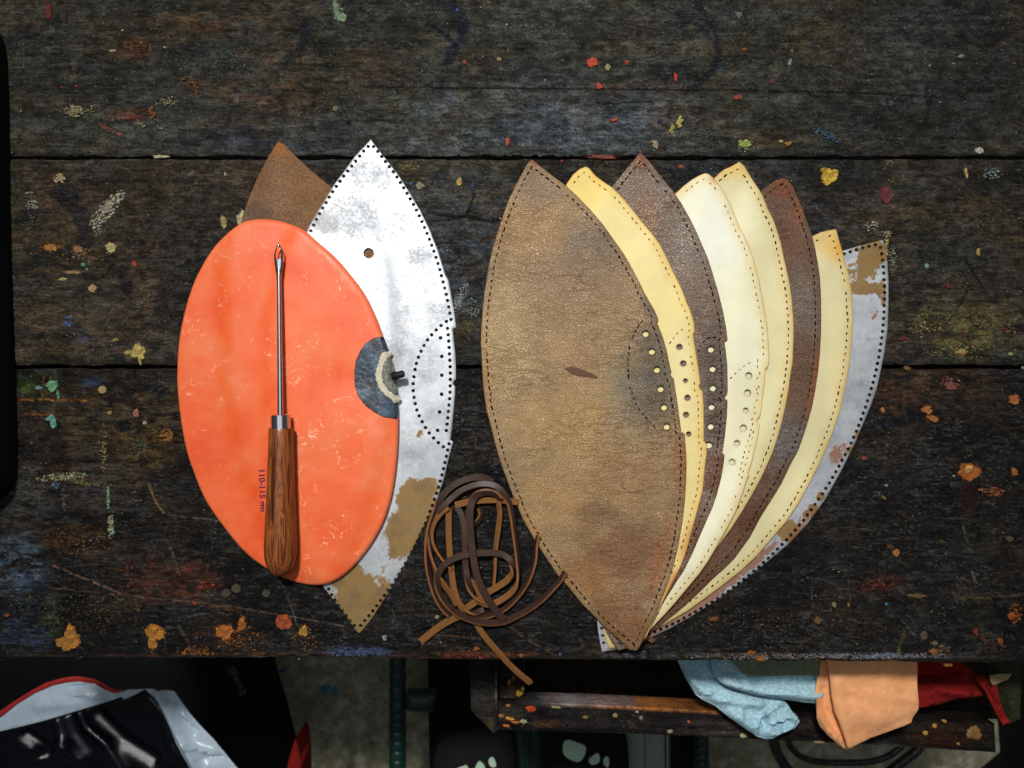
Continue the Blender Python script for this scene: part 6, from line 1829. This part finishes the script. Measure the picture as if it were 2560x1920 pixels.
def tube_px(name, pts, rpx, z, mat, parent, n=16, ribs=0, rscale=None):
    P = catmull([(*W(x, y, zz if zz is not None else z), zz if zz is not None else z) for (x, y, zz) in pts], 10)
    tan = np.gradient(P, axis=0)
    tan /= np.linalg.norm(tan, axis=1)[:, None]
    r0 = rpx * S * (H - z) / H
    V, F = [], []
    m = len(P)
    for i in range(m):
        side = np.cross(tan[i], [0, 0, 1.0])
        side /= np.linalg.norm(side) + 1e-9
        up = np.cross(side, tan[i])
        r = r0
        if ribs and (i % ribs) == 0:
            r = r0 * 0.86
        for k in range(n):
            a = 2 * math.pi * k / n
            V.append(P[i] + side * r * math.cos(a) + up * r * math.sin(a))
    for i in range(m - 1):
        for k in range(n):
            j = (k + 1) % n
            F.append((i * n + k, i * n + j, (i + 1) * n + j, (i + 1) * n + k))
    F.append(tuple(range(n)))
    F.append(tuple((m - 1) * n + k for k in reversed(range(n))))
    return mesh_from(name, V, F, [mat], parent, True, 40)


tube_px("green_tube", [(994, y, None) for y in (1640, 1700, 1760, 1800, 1840, 1880, 1920, 1980)], 21, rz, M['green_tube'], rack, ribs=6)
tube_px("green_tube", [(1754, y, None) for y in (1700, 1760, 1800, 1840, 1880, 1920, 1980)], 19, rz, M['green_tube'], rack, ribs=5)
slab("cross_bar", [(1014, 1740), (1086, 1740), (1084, 1782), (1014, 1780)], rz + .01, .03, M['green_tube'], rack, round_=.003)
slab("slat", [(1272, 1700), (1318, 1700), (1318, 2000), (1272, 2000)], rz - .02, .02, M['green_tube'], rack, round_=.002, spacing=.02)
slab("slat", [(1320, 1700), (1364, 1700), (1364, 2000), (1320, 2000)], rz - .02, .02, M['green_tube'], rack, round_=.002, spacing=.02)
slab("slat", [(1568, 1700), (1611, 1700), (1611, 2000), (1568, 2000)], rz - .01, .02, M['slat'], rack, round_=.002, spacing=.02)
slab("slat", [(1613, 1700), (1662, 1700), (1662, 2000), (1613, 2000)], rz - .01, .02, M['slat'], rack, round_=.002, spacing=.02)
slab("slat", [(1666, 1700), (1671, 1700), (1671, 2000), (1666, 2000)], rz - .01, .02, M['slat'], rack, round_=.001, spacing=.02)
# black boxes that fill the gaps under the bench
bb = slab("black_box", [(1088, 1560), (1265, 1560), (1265, 1816), (1180, 1830), (1092, 1868)], -0.62, 0.28, M['bag_black'], None, round_=.004, spacing=.02, bottom=FZ + .002)
tag(bb, "plain black box under the drawer corner behind the slippers", "box")
bb = slab("black_box", [(1676, 1560), (1733, 1560), (1733, 2000), (1676, 2000)], -0.66, 0.2, M['bag_black'], None, round_=.003, spacing=.02, bottom=FZ + .002)
tag(bb, "narrow black box between pale slats and right green tube", "box")

# slippers with pale green toe marks
def slipper(label, outline, marks, z):
    t = thing("slipper", label, "slipper", (*W(np.mean([p[0] for p in outline]), 1880, z), z - .05), "black slippers on the floor rack")
    slab("upper", outline, z, 0.05, M['shoe'], t, zrel=lambda V, d: 0.012 * smooth01(d / .03), spacing=0.006, round_=.006)
    for m in marks:
        out = wpts(m, z)
        oo = catmull(out, 4, True)
        up = wpts(outline, z)
        sheet("toe_mark", oo, [], lambda V, d: z + 0.012 * smooth01(np.maximum(sdist(V, up), 0) / .03) + .0014, lambda V, d: z + 0.012 * smooth01(np.maximum(sdist(V, up), 0) / .03) + .0002, [M['glow']], t, .004, rim=.0008, edge_step=.002)


slipper("black slipper turned sideways below the drawer corner", [(1084, 2010), (1086, 1900), (1092, 1872), (1110, 1852), (1150, 1838), (1200, 1824), (1240, 1812), (1262, 1820), (1280, 1850), (1286, 1900), (1288, 2010)],
        [[(1128, 1926), (1140, 1912), (1154, 1906), (1168, 1902), (1173, 1914), (1176, 1930), (1150, 1936)], [(1186, 1922), (1189, 1908), (1198, 1892), (1206, 1896), (1212.7, 1904), (1212, 1916), (1206, 1926), (1195, 1928)],
         [(1222, 1894), (1224, 1886), (1231, 1882), (1236.5, 1888), (1241, 1904), (1234, 1907), (1227, 1904)]], -0.45)
slipper("black slipper showing three pale green marks in full", [(1364, 2010), (1364, 1900), (1368, 1848), (1385, 1832), (1440, 1826), (1520, 1830), (1560, 1838), (1570, 1856), (1574, 1900), (1574, 2010)],
        [[(1411, 1880), (1405.8, 1864), (1410, 1851), (1421, 1847), (1442, 1852), (1462.7, 1860), (1459, 1878), (1449, 1891), (1435.6, 1892.6)], [(1492.6, 1873.6), (1497, 1884), (1494, 1895), (1480, 1901), (1471, 1895), (1471, 1886), (1482, 1878)],
         [(1515.6, 1881), (1520, 1888), (1518, 1906), (1510, 1903), (1505, 1895), (1508, 1884)]], -0.45)

# curved worn steel chair frame
ch = thing("chair_frame", "black worn steel chair frame with curved tube below the drawer", "chair", (*W(2100, 1900, -.4), FZ))
tube_px("curved_tube", [(1930, 1790, None), (1934, 1850, None), (1946, 1888, None), (1968, 1922, None), (2010, 1960, None)], 13, -0.40, M['worn_steel'], ch)
tube_px("seat_hoop", [(1966, 1840, None), (1980, 1872, None), (2008, 1894, None), (2050, 1905, None), (2105, 1907, None), (2175, 1904, None), (2225, 1888, None), (2258, 1862, None)], 8, -0.42, M['worn_steel'], ch)
tube_px("curved_tube", [(2310, 1840, None), (2292, 1876, None), (2262, 1900, None), (2228, 1926, None), (2190, 1960, None)], 12, -0.40, M['worn_steel'], ch)
for a in [("leg", (1930, 1790)), ("leg", (2310, 1840))]:
    X, Y = W(*a[1], -0.40)
    lathe(a[0], (X, Y, FZ + .001), (X, Y, -0.40), [(0, .009), (1, .009)], M['worn_steel'], ch, 12)
# black cloth heap at the lower right, under the drawer
bh = slab("black_bag", [(2480, 1600), (2700, 1600), (2700, 2050), (2380, 2050), (2440, 1930), (2500, 1880)], -0.60, 0.4, M['bag_black'], None, round_=.01, spacing=.02, bottom=FZ + .002)
tag(bh, "black bag in the dark at the lower right corner", "bag")

# drawer runners joining the drawer to the bench, hidden in shadow
box("runner", 0.0, 0.03, -0.2, -0.05, -0.13, -0.0465, M['bench_side'], bench)
